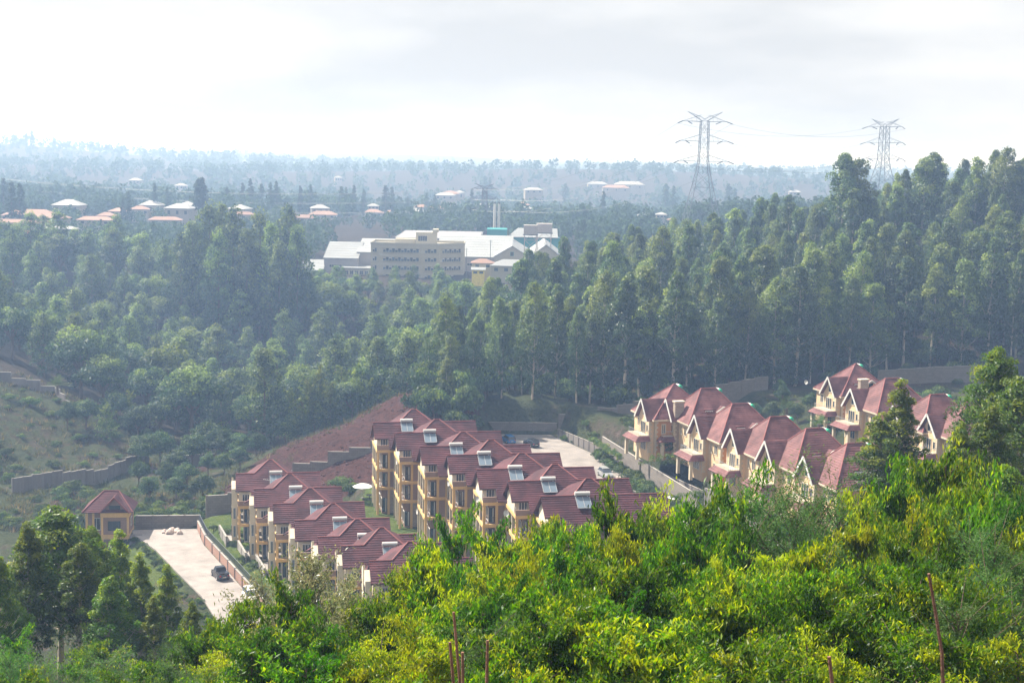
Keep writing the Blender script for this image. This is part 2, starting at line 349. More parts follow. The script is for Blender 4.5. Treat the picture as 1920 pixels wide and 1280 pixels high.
def build_ground():
    rows = np.concatenate([np.arange(-40, 150, 2.2), np.arange(150, 345, 1.3), np.arange(345, 620, 3.5), np.geomspace(620, 9800, 90)])
    s = np.linspace(-1, 1, 261); s = np.sign(s) * np.abs(s) ** 1.15
    Xg = s[None, :] * (75 + .62 * np.maximum(rows, 0))[:, None]; Yg = np.repeat(rows[:, None], len(s), 1)
    Z = height(Xg, Yg); nr, nc = Z.shape
    v = np.stack([Xg, Yg, Z], -1).reshape(-1, 3)
    i = (np.arange(nr - 1)[:, None] * nc + np.arange(nc - 1)[None]).ravel()
    q = np.stack([i, i + 1, i + nc + 1, i + nc], -1)
    m, t, b, o = new_mat('ground'); b.inputs['Roughness'].default_value = .95; b.inputs['Specular IOR Level'].default_value = .1
    me = np_mesh('ground', v, q, m)
    me.polygons.foreach_set('use_smooth', [True] * len(me.polygons))
    X, Y = v[:, 0], v[:, 1]
    def blob(cx, cy, rx, ry): return np.clip(1.4 - np.hypot((X - cx) / rx, (Y - cy) / ry), 0, 1)
    bank = poly_sd([(-52, 248), (-53, 270), (-46, 290), (-36, 303), (-20, 312), (-6, 306), (-8, 262), (-16, 246), (-30, 244)], X, Y)
    dirt = np.clip(.6 - bank / 5, 0, 1)
    dirt = np.maximum(dirt, .36 * blob(-100, 298, 36, 26)); dirt = np.maximum(dirt, blob(-70, 290, 9, 6)); dirt = np.maximum(dirt, .7 * blob(-72, 252, 20, 8))
    dirt = np.maximum(dirt, .5 * blob(60, 325, 90, 10))
    lawn = np.zeros(len(X))
    for p in (LEFTROW, MIDROW): lawn = np.maximum(lawn, np.clip(1 - poly_sd(p, X, Y) / 2, 0, 1))
    lawn = np.maximum(lawn, blob(-56, 205, 9, 26)); lawn = np.maximum(lawn, 1.2 * blob(-16, 505, 16, 26))
    wood = np.clip((Y - 300) / 30, 0, 1) * (1 - np.clip(dirt * 1.5, 0, 1)) * np.where(Y > 620, .85, 1.0) * (1 - np.clip(lawn, 0, 1))
    col = np.stack([np.clip(dirt, 0, 1), np.clip(lawn, 0, 1), wood, np.ones(len(X))], -1)
    ca = me.color_attributes.new('zone', 'FLOAT_COLOR', 'POINT'); ca.data.foreach_set('color', col.astype(np.float32).ravel())
    # scrub base, mixed with earth, lawn and forest litter by the zone map broken up by noise
    A = t.nodes.new('ShaderNodeVertexColor'); A.layer_name = 'zone'; sp = t.nodes.new('ShaderNodeSeparateColor'); t.links.new(A.outputs[0], sp.inputs[0])
    g = t.nodes.new('ShaderNodeNewGeometry')
    def noise(sc, det=8):
        n = t.nodes.new('ShaderNodeTexNoise'); n.inputs['Scale'].default_value = sc; n.inputs['Detail'].default_value = det; n.inputs['Roughness'].default_value = .7
        t.links.new(g.outputs['Position'], n.inputs['Vector']); return n.outputs[0]
    def ramp(f, c0, c1, p0=.35, p1=.65):
        r = t.nodes.new('ShaderNodeValToRGB'); t.links.new(f, r.inputs[0]); e = r.color_ramp.elements
        e[0].position = p0; e[1].position = p1; e[0].color = (*c0, 1); e[1].color = (*c1, 1); return r.outputs[0]
    n1, n2, n3 = noise(.09), noise(.45), noise(1.6)
    def mix(f, a, c):
        x = t.nodes.new('ShaderNodeMix'); x.data_type = 'RGBA'; t.links.new(f, x.inputs[0]); t.links.new(a, x.inputs[6]); t.links.new(c, x.inputs[7]); return x.outputs[2]
    def edge(f):                          # zone value roughened by noise
        a = t.nodes.new('ShaderNodeMath'); a.operation = 'ADD'; t.links.new(f, a.inputs[0]); t.links.new(n2, a.inputs[1])
        r = t.nodes.new('ShaderNodeMapRange'); t.links.new(a.outputs[0], r.inputs[0]); r.inputs[1].default_value = .82; r.inputs[2].default_value = 1.1; return r.outputs[0]
    scrub = mix(ramp(n1, (0, 0, 0), (1, 1, 1), .52, .66), ramp(n3, (.032, .045, .02), (.075, .085, .035)), ramp(n2, (.07, .052, .042), (.13, .095, .075)))
    earth = ramp(noise(.8, 10), (.036, .015, .013), (.105, .044, .036), .34, .68)
    grass = ramp(n2, (.055, .095, .022), (.12, .15, .035))
    litter = ramp(n2, (.022, .022, .014), (.065, .045, .032))
    c = mix(edge(sp.outputs[2]), scrub, litter); c = mix(edge(sp.outputs[1]), c, grass); c = mix(edge(sp.outputs[0]), c, earth)
    t.links.new(c, b.inputs['Base Color'])
    bp = t.nodes.new('ShaderNodeBump'); bp.inputs['Strength'].default_value = 1.0; bp.inputs['Distance'].default_value = 1.1
    t.links.new(n3, bp.inputs['Height']); t.links.new(bp.outputs[0], b.inputs['Normal'])
    tag(link('ground', me), kind='structure')
build_ground()

def paved(name, poly, z, m, th=.5):
    b = MB().prism([(x, y, z - th) for x, y in poly], (0, 0, th)); return tag(b.build(name, m), kind='structure')
paved('parking_court', [(-62.3, 229.4), (-51.9, 231), (-48.7, 221.5), (-42.3, 208), (-34.9, 192), (-28.1, 177), (-34.5, 174), (-43.2, 195), (-49.2, 206), (-55.5, 218), (-61.5, 227)], .02, M['asphalt'])
paved('road', [(-7, 246), (-3, 290.3), (8.6, 290.3), (21.3, 261.5), (38, 221), (52, 190), (45, 179), (28.5, 206), (2.5, 241)], 5.35, M['asphalt'])
# ------------------------------------------------------------------ houses
def window(parent, face, c, w, h, fr=None, gl=None, out=0, mull=1, name='window', ft=.09, depth=.08):
    """framed window standing proud of a wall; face '-y', '-x', '+x' or '+y' in local space, c = centre on the wall plane"""
    fr = fr or M['white']; gl = gl or M['glass']
    x, y, z = c; a = MB(); p = MB()
    bars = [(-w / 2, -w / 2 + ft, -h / 2, h / 2), (w / 2 - ft, w / 2, -h / 2, h / 2), (-w / 2 + ft, w / 2 - ft, -h / 2, -h / 2 + ft), (-w / 2 + ft, w / 2 - ft, h / 2 - ft, h / 2)]
    for k in range(mull):
        u = -w / 2 + w * (k + 1) / (mull + 1); bars.append((u - ft * .35, u + ft * .35, -h / 2 + ft, h / 2 - ft))
    def put(b, u0, u1, z0, z1, d0, d1):
        if face == '-y': b.box(x + u0, x + u1, y - d1, y - d0, z + z0, z + z1)
        elif face == '+y': b.box(x + u0, x + u1, y + d0, y + d1, z + z0, z + z1)
        elif face == '-x': b.box(x - d1, x - d0, y + u0, y + u1, z + z0, z + z1)
        else: b.box(x + d0, x + d1, y + u0, y + u1, z + z0, z + z1)
    for u0, u1, z0, z1 in bars: put(a, u0, u1, z0, z1, .003, depth)
    put(p, -w / 2 + ft * .5, w / 2 - ft * .5, -h / 2 + ft * .5, h / 2 - ft * .5, .006, depth * .45)
    f = a.build(name, fr, parent); p.build('pane', gl, f)
    return f
def railing(parent, p, q, h=.95, m=None, n=None, name='railing'):
    p, q = Vector(p), Vector(q); b = MB(); L = (q - p).length; n = n or max(2, int(L / .28))
    b.bar(p + V(0, 0, h), q + V(0, 0, h), .06); b.bar(p + V(0, 0, .08), q + V(0, 0, .08), .04)
    for k in range(n + 1):
        a = p + (q - p) * (k / n); b.bar(a, a + V(0, 0, h), .03)
    return b.build(name, m or M['rail'], parent)

def townhouse(tall):
    """row unit: x along the ridge (left end at 0), front towards -y, ridge over y = 0"""
    o = empty('townhouse')
    if tall: L, fl, eave, ridge, off = 16.6, [4.1, 7.1, 10.2], 11.2, 14.1, 2.8
    else:    L, fl, eave, ridge, off = 13.0, [2.8, 5.7], 7.2, 10.1, 2.7
    D, S = 4.1, (ridge - eave) / 4.1
    top = fl[-1]; zb = -2.5
    frame, plain = (M['ochre'], M['brown']) if tall else (M['ochre'], M['pale'])
    fx = 3.4                                                # framed corner bay width
    # walls: main body, recessed corner bay, attic
    b = MB()
    b.box(fx, L - .4, -D + .1, D, zb, eave - .25)
    b.box(.9, fx, -D + .75, D - .1, zb, top)
    b.build('wall', plain, o)
    g = MB(); zr = lambda y: ridge - S * abs(y) - .16
    g.prism([(0.12, -2.55, top), (0.12, 2.9, top), (0.12, 2.9, zr(2.9)), (0.12, 0, zr(0)), (0.12, -2.55, zr(2.55))], (.3, 0, 0))
    g.box(.42, fx, -2.5, -2.3, top, zr(2.5)); g.box(.42, fx, 2.7, 2.9, top, zr(2.9))
    g.build('gable_wall', M['pale'], o)
    g = MB(); g.prism([(L - .42, -D, eave - .3), (L - .42, D, eave - .3), (L - .42, D, zr(D)), (L - .42, 0, zr(0)), (L - .42, -D, zr(D))], (.3, 0, 0)); g.build('gable_wall', M['pale'], o)
    # frame: columns and floor bands
    cols = [(0, -D), (1.75, -D), (fx - .36, -D), (0, -1.5), (0, 1.3), (0, D - .36)]
    for x, y in cols:
        box(x, x + .36, y, y + .36, zb, top).build('column', frame if (x or y < -3) else M['trim'], o)
    for z in fl:
        f = MB(); f.box(-.06, fx + .02, -D - .06, -D + .40, z - .22, z + .22); f.box(-.06, .40, -D + .40, D + .02, z - .22, z + .22)
        f.build('floor_band', frame, o)
        box(.40, fx - .02, -D + .40, D - .05, z - .08, z + .05).build('balcony_slab', M['concl'], o)
    lv = [0] + fl
    for i, z in enumerate(lv[:-1]):
        h = lv[i + 1] - z - .25
        zz = z + (.22 if i else 0)
        # front bay: door with curtain beside it; brown infill panel to the right
        dd = box(.98, 1.72, -D + .70, -D + .746, zz + .1, z + 2.4).build('balcony_door', M['glass'], o)
        box(1.45, 1.62, -D + .655, -D + .697, zz + .15, z + 2.35).build('curtain', M['curtain'], dd)
        box(2.12, fx - .36, -D + .1, -D + .3, zz, lv[i + 1] - .22).build('infill_panel', (M['stone'] if i == 0 else plain), o)
        if i: railing(o, (.36, -D + .15, zz), (1.75, -D + .15, zz))
        for y0, y1 in ((-D + .36, -1.5), (-1.14, 1.3), (1.66, D - .36)):
            if i: railing(o, (.18, y0, zz), (.18, y1, zz), n=6)
            window(o, '-x', (.9, (y0 + y1) / 2, z + 1.45), min(1.9, y1 - y0 - .3), 1.9, M['white'])
    # attic terrace: solid parapet, door
    box(-.03, 1.9, -D - .03, -D + .14, top + .225, top + .98).build('parapet', M['brown'], o)
    railing(o, (.05, -D + .2, top + .225), (.05, -2.7, top + .225), m=M['grail'])
    window(o, '-y', (1.25, -2.5, top + 1.15), 1.2, 1.2, M['white'], mull=2)
    # roof
    r = MB(); ov = .35
    zf = lambda y: ridge + S * y                            # front plane (y < 0)
    r.courses([(-ov, 0, ridge), (1.9, 0, ridge), (1.9, -2.85, zf(-2.85)), (-ov, -2.85, zf(-2.85))])
    r.courses([(1.9, 0, ridge), (L, 0, ridge), (L, -4.75, zf(-4.75)), (1.9, -4.75, zf(-4.75))])
    r.courses([(-ov, 0, ridge), (L, 0, ridge), (L, 4.5, zf(-4.5)), (-ov, 4.5, zf(-4.5))])
    k = L / 16.6; xa, xb, ya, dz = 6.2 * k, 7.0 * k, 2.35, 2.35 * S
    lx = xa - 2.3; rx = xb + 2.3; za = ridge + dz; sl = dz / 2.3
    zk = za - 1.3; 
    r.courses([(lx, 0, ridge), (rx, 0, ridge), (xb, ya, za), (xa, ya, za)])
    lo = zf(-4.45)
    r.courses([(lx, 0, ridge), (xa, ya, za), (xa - 1.3 / sl, 4.45, zk), (xa - (za - lo) / sl, 4.45, lo)])
    r.courses([(rx, 0, ridge), (xb, ya, za), (xb + 1.3 / sl, 4.45, zk), (xb + (za - lo) / sl, 4.45, lo)])
    r.courses([(xa, ya, za), (xb, ya, za), (xb + 1.3 / sl, 4.45, zk), (xa - 1.3 / sl, 4.45, zk)])
    ro = r.build('roof', M['tile'], o)
    c = MB()
    c.tube([(-ov, 0, ridge + .07), (lx, 0, ridge + .07)], .10, 6); c.tube([(rx, 0, ridge + .07), (L, 0, ridge + .07)], .10, 6)
    c.tube([(lx, 0, ridge + .06), (xa, ya, za + .07), (xb, ya, za + .07), (rx, 0, ridge + .06)], .10, 6)
    c.build('ridge_cap', M['cap'], ro)
    f = MB(); f.box(-ov - .02, 1.9, -2.93, -2.86, zf(-2.85) - .2, zf(-2.85) + .02); f.box(1.9, L, -4.84, -4.76, zf(-4.75) - .2, zf(-4.75) + .02)
    f.build('fascia', M['fascia'], ro)
    # small lit cheek gable on the lower front slope
    if not tall:
        d = MB(); x0 = 8.6
        d.courses([(x0, -3.6, zf(-3.6) + .15), (x0 + 1.9, -3.3, zf(-1.6) + .2), (x0 + 1.9, -1.7, zf(-1.6) + .2)], .35)
        d.courses([(x0 + 1.9, -3.3, zf(-1.6) + .2), (x0 + 3.6, -3.6, zf(-3.6) + .15), (x0 + 1.9, -1.7, zf(-1.6) + .2)], .35)
        d.build('dormer_roof', M['tile'], o)
    # chimney
    ch = MB(); cx = 4.6 if tall else 4.3
    if not tall:
        ch.box(cx, cx + 1.5, -5.0, -4.2, eave - 3, zf(-3.2) + .1); cc = ch.build('chimney', M['brick'], o)
        box(cx - .12, cx + 1.62, -5.12, -4.08, zf(-3.2) + .103, zf(-3.2) + .28).build('chimney_cap', M['trim'], cc)
        # stair fin beside the left gable
        fb = MB(); fb.prism([(-1.0, 1.2, zb), (-1.0, 3.0, zb), (-1.0, 3.0, ridge - 1.6), (-1.0, 1.2, ridge - .75)], (.28, 0, 0)); fb.build('fin_wall', M['pale'], o)
        box(-.72, .0, 1.25, 2.95, zb, top + .6).build('stair_bay', M['brown'], o)
        fb = MB(); fb.prism([(-1.0, -2.2, zb), (-1.0, -.6, zb), (-1.0, -.6, ridge - .9), (-1.0, -2.2, ridge - 1.9)], (.9, 0, 0)); fb.build('bay_wall', M['pale'], o)
        for z in (1.4, 4.3, 6.6): window(o, '-x', (-1.0, -1.4, z), 1.0, 1.7, M['dark'], M['panel'])
        for z in (1.4, 4.3): window(o, '-y', (-.55, -2.2, z), .5, 1.9, M['white'], M['panel'], mull=0)
    return o

def heater(wd=1.9, ht=2.0, slope=.62, cap=None):
    """solar water heater: two collector panels lying on a slope that falls to -y, tank along the top"""
    o = empty('solar_water_heater'); a = math.atan(slope)
    R = Matrix.Rotation(a, 4, 'X')
    def rb(*q):
        b = box(*q); b.v = [tuple(R @ Vector(p)) for p in b.v]; return b
    for s in (0, 1):
        x0 = -wd / 2 + s * wd / 2 + .02
        p = rb(x0, x0 + wd / 2 - .04, -ht, 0, .14, .20).build('collector', M['panel'], o)
        f = MB()
        for q in ((x0 - .03, x0 + .02, -ht, 0), (x0 + wd / 2 - .06, x0 + wd / 2 - .01, -ht, 0), (x0 + .02, x0 + wd / 2 - .06, -ht - .05, -ht + .02)):
            t_ = rb(q[0], q[1], q[2], q[3], .10, .23); f.add(t_.v, t_.f)
        f.build('collector_frame', M['alu'], p)
    c = R @ V(0, .32, .46)
    MB().tube([c + V(-wd / 2 - .05, 0, 0), c + V(wd / 2 + .05, 0, 0)], .29, 12).build('tank', M['tank'], o)
    f = MB()
    for x in (-wd / 2 + .2, wd / 2 - .2): f.bar(R @ V(x, -ht, .03), R @ V(x, .5, .03), .07); f.bar(R @ V(x, .4, .03), c + V(x, 0, -.2), .06)
    f.build('stand', M['alu'], o)
    return o

ORD = ['farthest', 'second', 'third', 'fourth', 'fifth', 'sixth', 'seventh', 'eighth']
TH = math.radians(11)
def rot(th, x, y): return V(x * math.cos(th) - y * math.sin(th), x * math.sin(th) + y * math.cos(th), 0)
LP = [(446, 888.6), (480, 917), (516, 945), (556.4, 976), (600, 1007), (645, 1024), (697, 1052)]
MP = [(148, 180), (290, 248), (450, 335), (625, 390), (815, 482), (1020, 558), (1230, 655)]
low = townhouse(False); high = townhouse(True); heat = heater()
first_heat = True
for i, (px, py) in enumerate(LP):
    p = at(px, py, 11.6); o = low if i == 0 else copy_tree(low)
    place(o, (p.x, p.y, 1.5), TH, None, f'{ORD[i]} maroon-roofed ochre townhouse of the lower left row, counted from the far end', 'townhouses of the lower row'); tag(o, cat='house')
    h = heat if first_heat else copy_tree(heat); first_heat = False
    q = p + rot(TH, 5.95, -.5); place(h, (q.x, q.y, 11.6 - .5 * .707 + .08), TH, None, f'solar water heater on the roof of the {ORD[i]} lower-row townhouse from the far end', 'solar heaters on the townhouse roofs'); tag(h, cat='solar heater')
for i, (px, py) in enumerate(MP):
    p = at(660 + px / 3.43, 740 + py / 3.43, 19.1); o = high if i == 0 else copy_tree(high)
    place(o, (p.x, p.y, 5.0), TH, None, f'{ORD[i]} four-storey townhouse of the tall middle row, counted from the far end', 'townhouses of the tall middle row'); tag(o, cat='house')
    h = copy_tree(heat); q = p + rot(TH, 5.1, -.35)
    place(h, (q.x, q.y, 19.1 - .35 * .707 + .08), TH, None, f'solar water heater on the roof of the {ORD[i]} tall middle-row townhouse from the far end', 'solar heaters on the townhouse roofs')

# ---- villas: x away from the facade, y positive to the far side, near side faces the camera
TV = math.radians(18)
def villa(first):
    o = empty('villa'); E, RZ = 6.1, 11.4; LX = 11.0
    gy = 2.1 if not first else -2.0                         # gable bay centre
    b = MB(); b.box(0, LX, -4.7, 4.7, -1.5, E); b.box(-1.0, 0, gy - 2.3, gy + 2.3, -1.5, E - .05)
    b.prism([(-1.0, gy - 2.3, E - .05), (-1.0, gy + 2.3, E - .05), (-1.0, gy, 9.05)], (.3, 0, 0)); b.build('wall', M['facade'], o)
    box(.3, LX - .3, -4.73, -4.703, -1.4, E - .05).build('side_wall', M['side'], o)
    # quoins at the corners
    q = MB()
    for k in range(15):
        w = .55 if k % 2 else .32; z = k * .4 + .04
        q.box(-.06, w, -4.77, -4.70, z, z + .34); q.box(-.06, -.003, -4.70, -4.70 + (.87 - w), z, z + .34)
        for s in (-1, 1):
            y0 = gy + s * 2.3; q.box(-1.05, -1.003, y0 - (w if s > 0 else 0), y0 + (0 if s > 0 else w), z, z + .34)
            ya = y0 + (s * .05); q.box(-1.05, -1.0 + (.87 - w), min(ya, y0 + s * .003), max(ya, y0 + s * .003), z, z + .34)
    tag(q.build('quoins', M['trim'], o), kind='stuff')
    # big hipped roof
    r = MB(); x0, x1, y0, y1 = -.55, LX + .55, -5.25, 5.25; xa, xb = (4.1, 7.0) if not first else (5.4, 5.7); RZ2 = RZ
    ez = E - .1
    r.courses([(x0, y0, ez), (x1, y0, ez), (xb, 0, RZ2), (xa, 0, RZ2)]); r.courses([(x1, y1, ez), (x0, y1, ez), (xa, 0, RZ2), (xb, 0, RZ2)])
    r.courses([(x0, y1, ez), (x0, y0, ez), (xa, 0, RZ2)]); r.courses([(x1, y0, ez), (x1, y1, ez), (xb, 0, RZ2)])
    ro = r.build('roof', M['tilev'], o)
    c = MB()
    for p_, q_ in (((x0, y0, ez), (xa, 0, RZ2)), ((x0, y1, ez), (xa, 0, RZ2)), ((x1, y0, ez), (xb, 0, RZ2)), ((xa, 0, RZ2), (xb, 0, RZ2))):
        c.tube([Vector(p_) + V(0, 0, .08), Vector(q_) + V(0, 0, .08)], .11, 6)
    c.build('ridge_cap', M['cap'], ro)
    f = MB(); f.box(x0 - .06, x0, y0 - .06, y1, ez - .22, ez + .04); f.box(x0, x1, y0 - .06, y0, ez - .22, ez + .04); f.build('fascia', M['trim'], ro)
    # steep gable over the bay
    g = MB(); sg = 3.55 / 2.75; za = 9.35; hs = (RZ2 - ez) / (xa - x0); xm = x0 + (za - ez) / hs
    for s in (-1, 1):
        yv = (za - ez) / sg
        g.courses([(-1.7, gy, za), (xm + .2, gy, za), (x0 + .1, gy + s * yv, ez), (x0 + .1, gy + s * 2.75, za - 3.55), (-1.7, gy + s * 2.75, za - 3.55)])
    gr = g.build('gable_roof', M['tilev'], o)
    v = MB()
    for s in (-1, 1): v.bar((-1.74, gy, za - .03), (-1.74, gy + s * 2.8, za - .03 - 2.8 * sg), .1, .34)
    v.build('bargeboard', M['white'], gr)
    w = MB(); w.prism([(-1.03, gy - .5, 6.4), (-1.03, gy + .5, 6.4), (-1.03, gy + .5, 7.5), (-1.03, gy, 8.2), (-1.03, gy - .5, 7.5)], (.02, 0, 0)); aw = w.build('attic_window', M['glass'], o)
    w = MB()
    for a_, b_ in (((gy - .5, 6.4), (gy + .5, 6.4)), ((gy - .5, 6.4), (gy - .5, 7.5)), ((gy + .5, 6.4), (gy + .5, 7.5)), ((gy - .5, 7.5), (gy, 8.2)), ((gy + .5, 7.5), (gy, 8.2))):
        w.bar((-1.06, *a_), (-1.06, *b_), .1)
    w.build('frame', M['trim'], aw)
    # facade windows
    window(o, '-x', (-1.0, gy + .3, 4.2), 2.2, 2.3, M['trim'], ft=.14, mull=2); window(o, '-x', (-1.0, gy - 1.55, 4.3), .8, 1.4, M['trim'], ft=.12, mull=0)
    for dy in ((-3.0, -1.35) if not first else (2.6,)):
        window(o, '-x', (0, dy, 4.4), 1.2 if dy < -2 or first else .7, 1.6, M['trim'], ft=.13)
    window(o, '-x', (0, -3.0 if not first else 2.6, 1.4), 1.5, 1.6, M['trim'], ft=.13)
    window(o, '-x', (-1.0, gy, 1.3), 2.4, 2.2, M['trim'], ft=.13, mull=2)
    window(o, '-y', (1.6, -4.73, 4.3), .9, 1.8, M['trim'], ft=.16); window(o, '-y', (7.2, -4.73, 4.3), 1.5, 1.5, M['trim'], ft=.14)
    # balcony and pent roof on columns
    box(-3.0, -1.0, gy - 2.4, gy + 2.5, 2.95, 3.15).build('balcony_slab', M['trim'], o)
    railing(o, (-2.9, gy - 2.3, 3.15), (-2.9, gy + 2.4, 3.15), .85, M['grail']); railing(o, (-2.9, gy - 2.3, 3.15), (-1.05, gy - 2.3, 3.15), .85, M['grail'])
    p = MB(); a0, a1, bx = gy - 3.1, gy + 3.1, -3.9
    p.courses([(bx, a0, 2.25), (bx, a1, 2.25), (-2.95, a1 - .65, 3.1), (-2.95, a0 + .65, 3.1)]); p.courses([(bx, a0, 2.25), (-1.0, a0, 2.25), (-1.0, a0 + .65, 3.1), (-2.95, a0 + .65, 3.1)])
    p.courses([(bx, a1, 2.25), (-1.0, a1, 2.25), (-1.0, a1 - .65, 3.1), (-2.95, a1 - .65, 3.1)]); p.build('pent_roof', M['tilev'], o)
    for y in (gy - 2.5, gy + 2.5): box(-3.45, -2.95, y - .25, y + .25, -1.0, 2.3).build('column', M['trim'], o)
    # dormer facing the near side and a roof terrace beside it
    sy = (RZ2 - ez) / 5.25; zn = lambda y: RZ2 - sy * abs(y)
    dx, dz, yf = 6.7, 8.75, -4.1; d = MB(); yb = -(RZ2 - dz) / sy
    for s in (-1, 1):
        zlo = dz - .95; yl = -(RZ2 - zlo) / sy
        d.courses([(dx, yf, dz), (dx, yb + .15, dz), (dx + s * 1.35, yl + .15, zlo), (dx + s * 1.35, yf, zlo)])
    do = d.build('dormer_roof', M['tilev'], o)
    e = MB()
    for s in (-1, 1): e.bar((dx, yf - .05, dz), (dx + s * 1.4, yf - .05, dz - .98), .1, .26)
    e.build('bargeboard', M['white'], do)
    e = MB(); e.prism([(dx - 1.1, yf + .25, zn(yf) - .5), (dx + 1.1, yf + .25, zn(yf) - .5), (dx + 1.1, yf + .25, dz - .85), (dx, yf + .25, dz - .1), (dx - 1.1, yf + .25, dz - .85)], (0, 1.6, 0)); e.build('dormer_wall', M['facade'], o)
    window(o, '-y', (dx, yf + .25, dz - 1.0), .9, .9, M['dark'], mull=0)
    e = MB(); e.box(3.2, 5.1, -4.6, -3.2, zn(4.5) - .3, zn(4.5) + .12); e.build('terrace_slab', M['trim'], o)
    e = MB(); e.box(3.3, 5.0, -3.4, -2.7, zn(4.5) + .12, zn(3.3) + .30); e.build('terrace_wall', M['tilev'], o)
    window(o, '-y', (4.15, -3.4, zn(4.5) + .72), 1.5, 1.1, M['white'], mull=2)
    railing(o, (3.25, -4.5, zn(4.5) + .12), (5.05, -4.5, zn(4.5) + .12), .6, M['white'])
    # chimney stack
    if first:
        cc = box(3.3, 5.0, -5.65, -4.72, -1.0, 9.1).build('chimney', M['stone'], o); box(3.15, 5.15, -5.8, -4.6, 9.103, 9.35).build('chimney_cap', M['trim'], cc)
    return o
def villa_tank():
    o = empty('solar_water_heater')
    MB().tube([(0, .95, 0), (0, .9, 0), (0, -.35, 0)], [.30, .36, .36], 12).build('tank', M['white'], o)
    MB().tube([(0, -.353, 0), (0, -.9, 0), (0, -1.0, 0)], [.37, .37, .28], 12).build('tank_end', M['green'], o)
    f = MB(); f.box(-.05, .05, -.6, -.5, -.9, -.3); f.box(-.05, .05, .5, .6, -.9, -.3); f.build('stand', M['steel'], o)
    p = MB(); p.prism([(.15, -.9, -.35), (.15, .9, -.35), (1.5, .9, -1.95), (1.5, -.9, -1.95)], (.06, 0, .06)); p.build('collector', M['panel'], o)
    return o
vA, vB, vt = villa(True), villa(False), villa_tank(); usedA = usedB = usedT = False
def put_villa(px, py, zbase, first, label, group):
    global usedA, usedB, usedT
    e = at(px, py, zbase + 6.0); c = rot(TV, -.55, -5.25); loc = V(e.x - c.x, e.y - c.y, zbase)
    if first: o = vA if not usedA else copy_tree(vA); usedA = True
    else: o = vB if not usedB else copy_tree(vB); usedB = True
    place(o, loc, TV, None, label, group); tag(o, cat='villa')
    h = vt if not usedT else copy_tree(vt); usedT = True
    x = 7.7 if not first else 6.6
    q = loc + rot(TV, x, .4); place(h, (q.x, q.y, zbase + 11.0), TV, None, 'white solar tank with green end on the ' + label.replace(' from the far end', ''), 'solar tanks on the villa roofs'); tag(h, cat='solar heater')
VL = [(1226, 788), (1291, 797), (1349, 831), (1421, 860), (1489, 886), (1567, 919)]
VU = [(1577, 744), (1644.6, 776), (1730, 812), (1797, 829)]
def short(i): return ['farthest', 'second', 'third', 'fourth', 'fifth', 'nearest'][i]
for i, (px, py) in enumerate(VL):
    put_villa(px, py, 11.0, i == 0, f'{short(i)} villa from the far end of the lower villa row', 'villas of the lower row')
for i, (px, py) in enumerate(VU):
    put_villa(px, py, 12.5, i == 0, f'{short(i)} villa from the far end of the upper villa row', 'villas of the upper row')

# ---- guard house at the far end of the court
def guard_house():
    p = at(150, 1007, 0); o = empty('guard_house', (p.x + .3, p.y + 3.6, 0), math.radians(7), 'small maroon-roofed ochre guard house at the far end of the parking court', 'house')
    o.scale = (.8, .8, .93)
    b = MB(); b.box(.5, 8.6, -2.8, 3.5, -2.5, 4.5); b.build('wall', M['brown'], o)
    for x, y in ((0, -3.1), (3.1, -3.5), (8.2, -3.5), (0, 3.2), (8.2, 3.0), (1.3, -3.1)): box(x, x + .42, y, y + .42, -2.5, 4.4).build('column', M['ochre'], o)
    f = MB(); f.box(3.0, 8.7, -3.56, -3.05, 3.3, 4.2); f.box(8.2, 8.7, -3.05, 3.4, 3.3, 4.2); f.build('floor_band', M['ochre'], o)
    f = MB(); f.box(3.0, 8.7, -3.56, -3.05, -.6, .2); f.box(8.2, 8.7, -3.05, 3.4, -.6, .2); f.build('base_band', M['ochre'], o)
    box(3.5, 8.25, -3.3, -2.8, .2, 3.3).build('front_panel', M['brown'], o)
    window(o, '-y', (5.7, -3.3, 1.75), 2.5, 1.7, M['dark'], mull=2); window(o, '-x', (.5, -.5, 2.2), 1.6, 1.8)
    window(o, '-y', (2.1, -2.8, 2.0), 1.6, 2.2, M['white']); window(o, '+x', (8.6, 0, 1.9), 1.6, 1.5)
    g = MB(); g.prism([(3.2, -3.35, 4.2), (8.5, -3.35, 4.2), (5.85, -3.35, 6.6)], (0, .3, 0)); g.build('gable_wall', M['brown'], o)
    window(o, '-y', (5.85, -3.35, 4.9), 2.2, 1.0, M['dark'], mull=1)
    r = MB(); e, t = 4.3, 7.3
    x0, x1, y0, y1, xa, xb, ym = -.6, 9.5, -3.9, 4.3, 3.2, 6.2, .2
    r.courses([(x0, y0, e), (x1, y0, e), (xb, ym, t), (xa, ym, t)]); r.courses([(x1, y1, e), (x0, y1, e), (xa, ym, t), (xb, ym, t)])
    r.courses([(x0, y1, e), (x0, y0, e), (xa, ym, t)]); r.courses([(x1, y0, e), (x1, y1, e), (xb, ym, t)])
    for s in (-1, 1): r.courses([(5.85, -4.2, 7.0), (5.85, -.1, 7.0), (5.85 + s * 3.0, -3.6, 4.25), (5.85 + s * 3.0, -4.2, 4.25)])
    ro = r.build('roof', M['tile'], o)
    c = MB(); c.tube([(x0, y0, e + .08), (xa, ym, t + .08), (xb, ym, t + .08), (x1, y0, e + .08)], .1, 6)
    for s in (-1, 1): c.bar((5.85, -4.23, 6.95), (5.85 + s * 3.05, -4.23, 4.18), .1, .25)
    c.build('ridge_cap', M['cap'], ro)
    s = MB(); 
    for k in range(5): s.box(8.9, 11.2, -3.4 - k * .5, -2.9 - k * .5, -2.0, .12 - k * .17)
    s.build('steps', M['conc'], o)
guard_house()

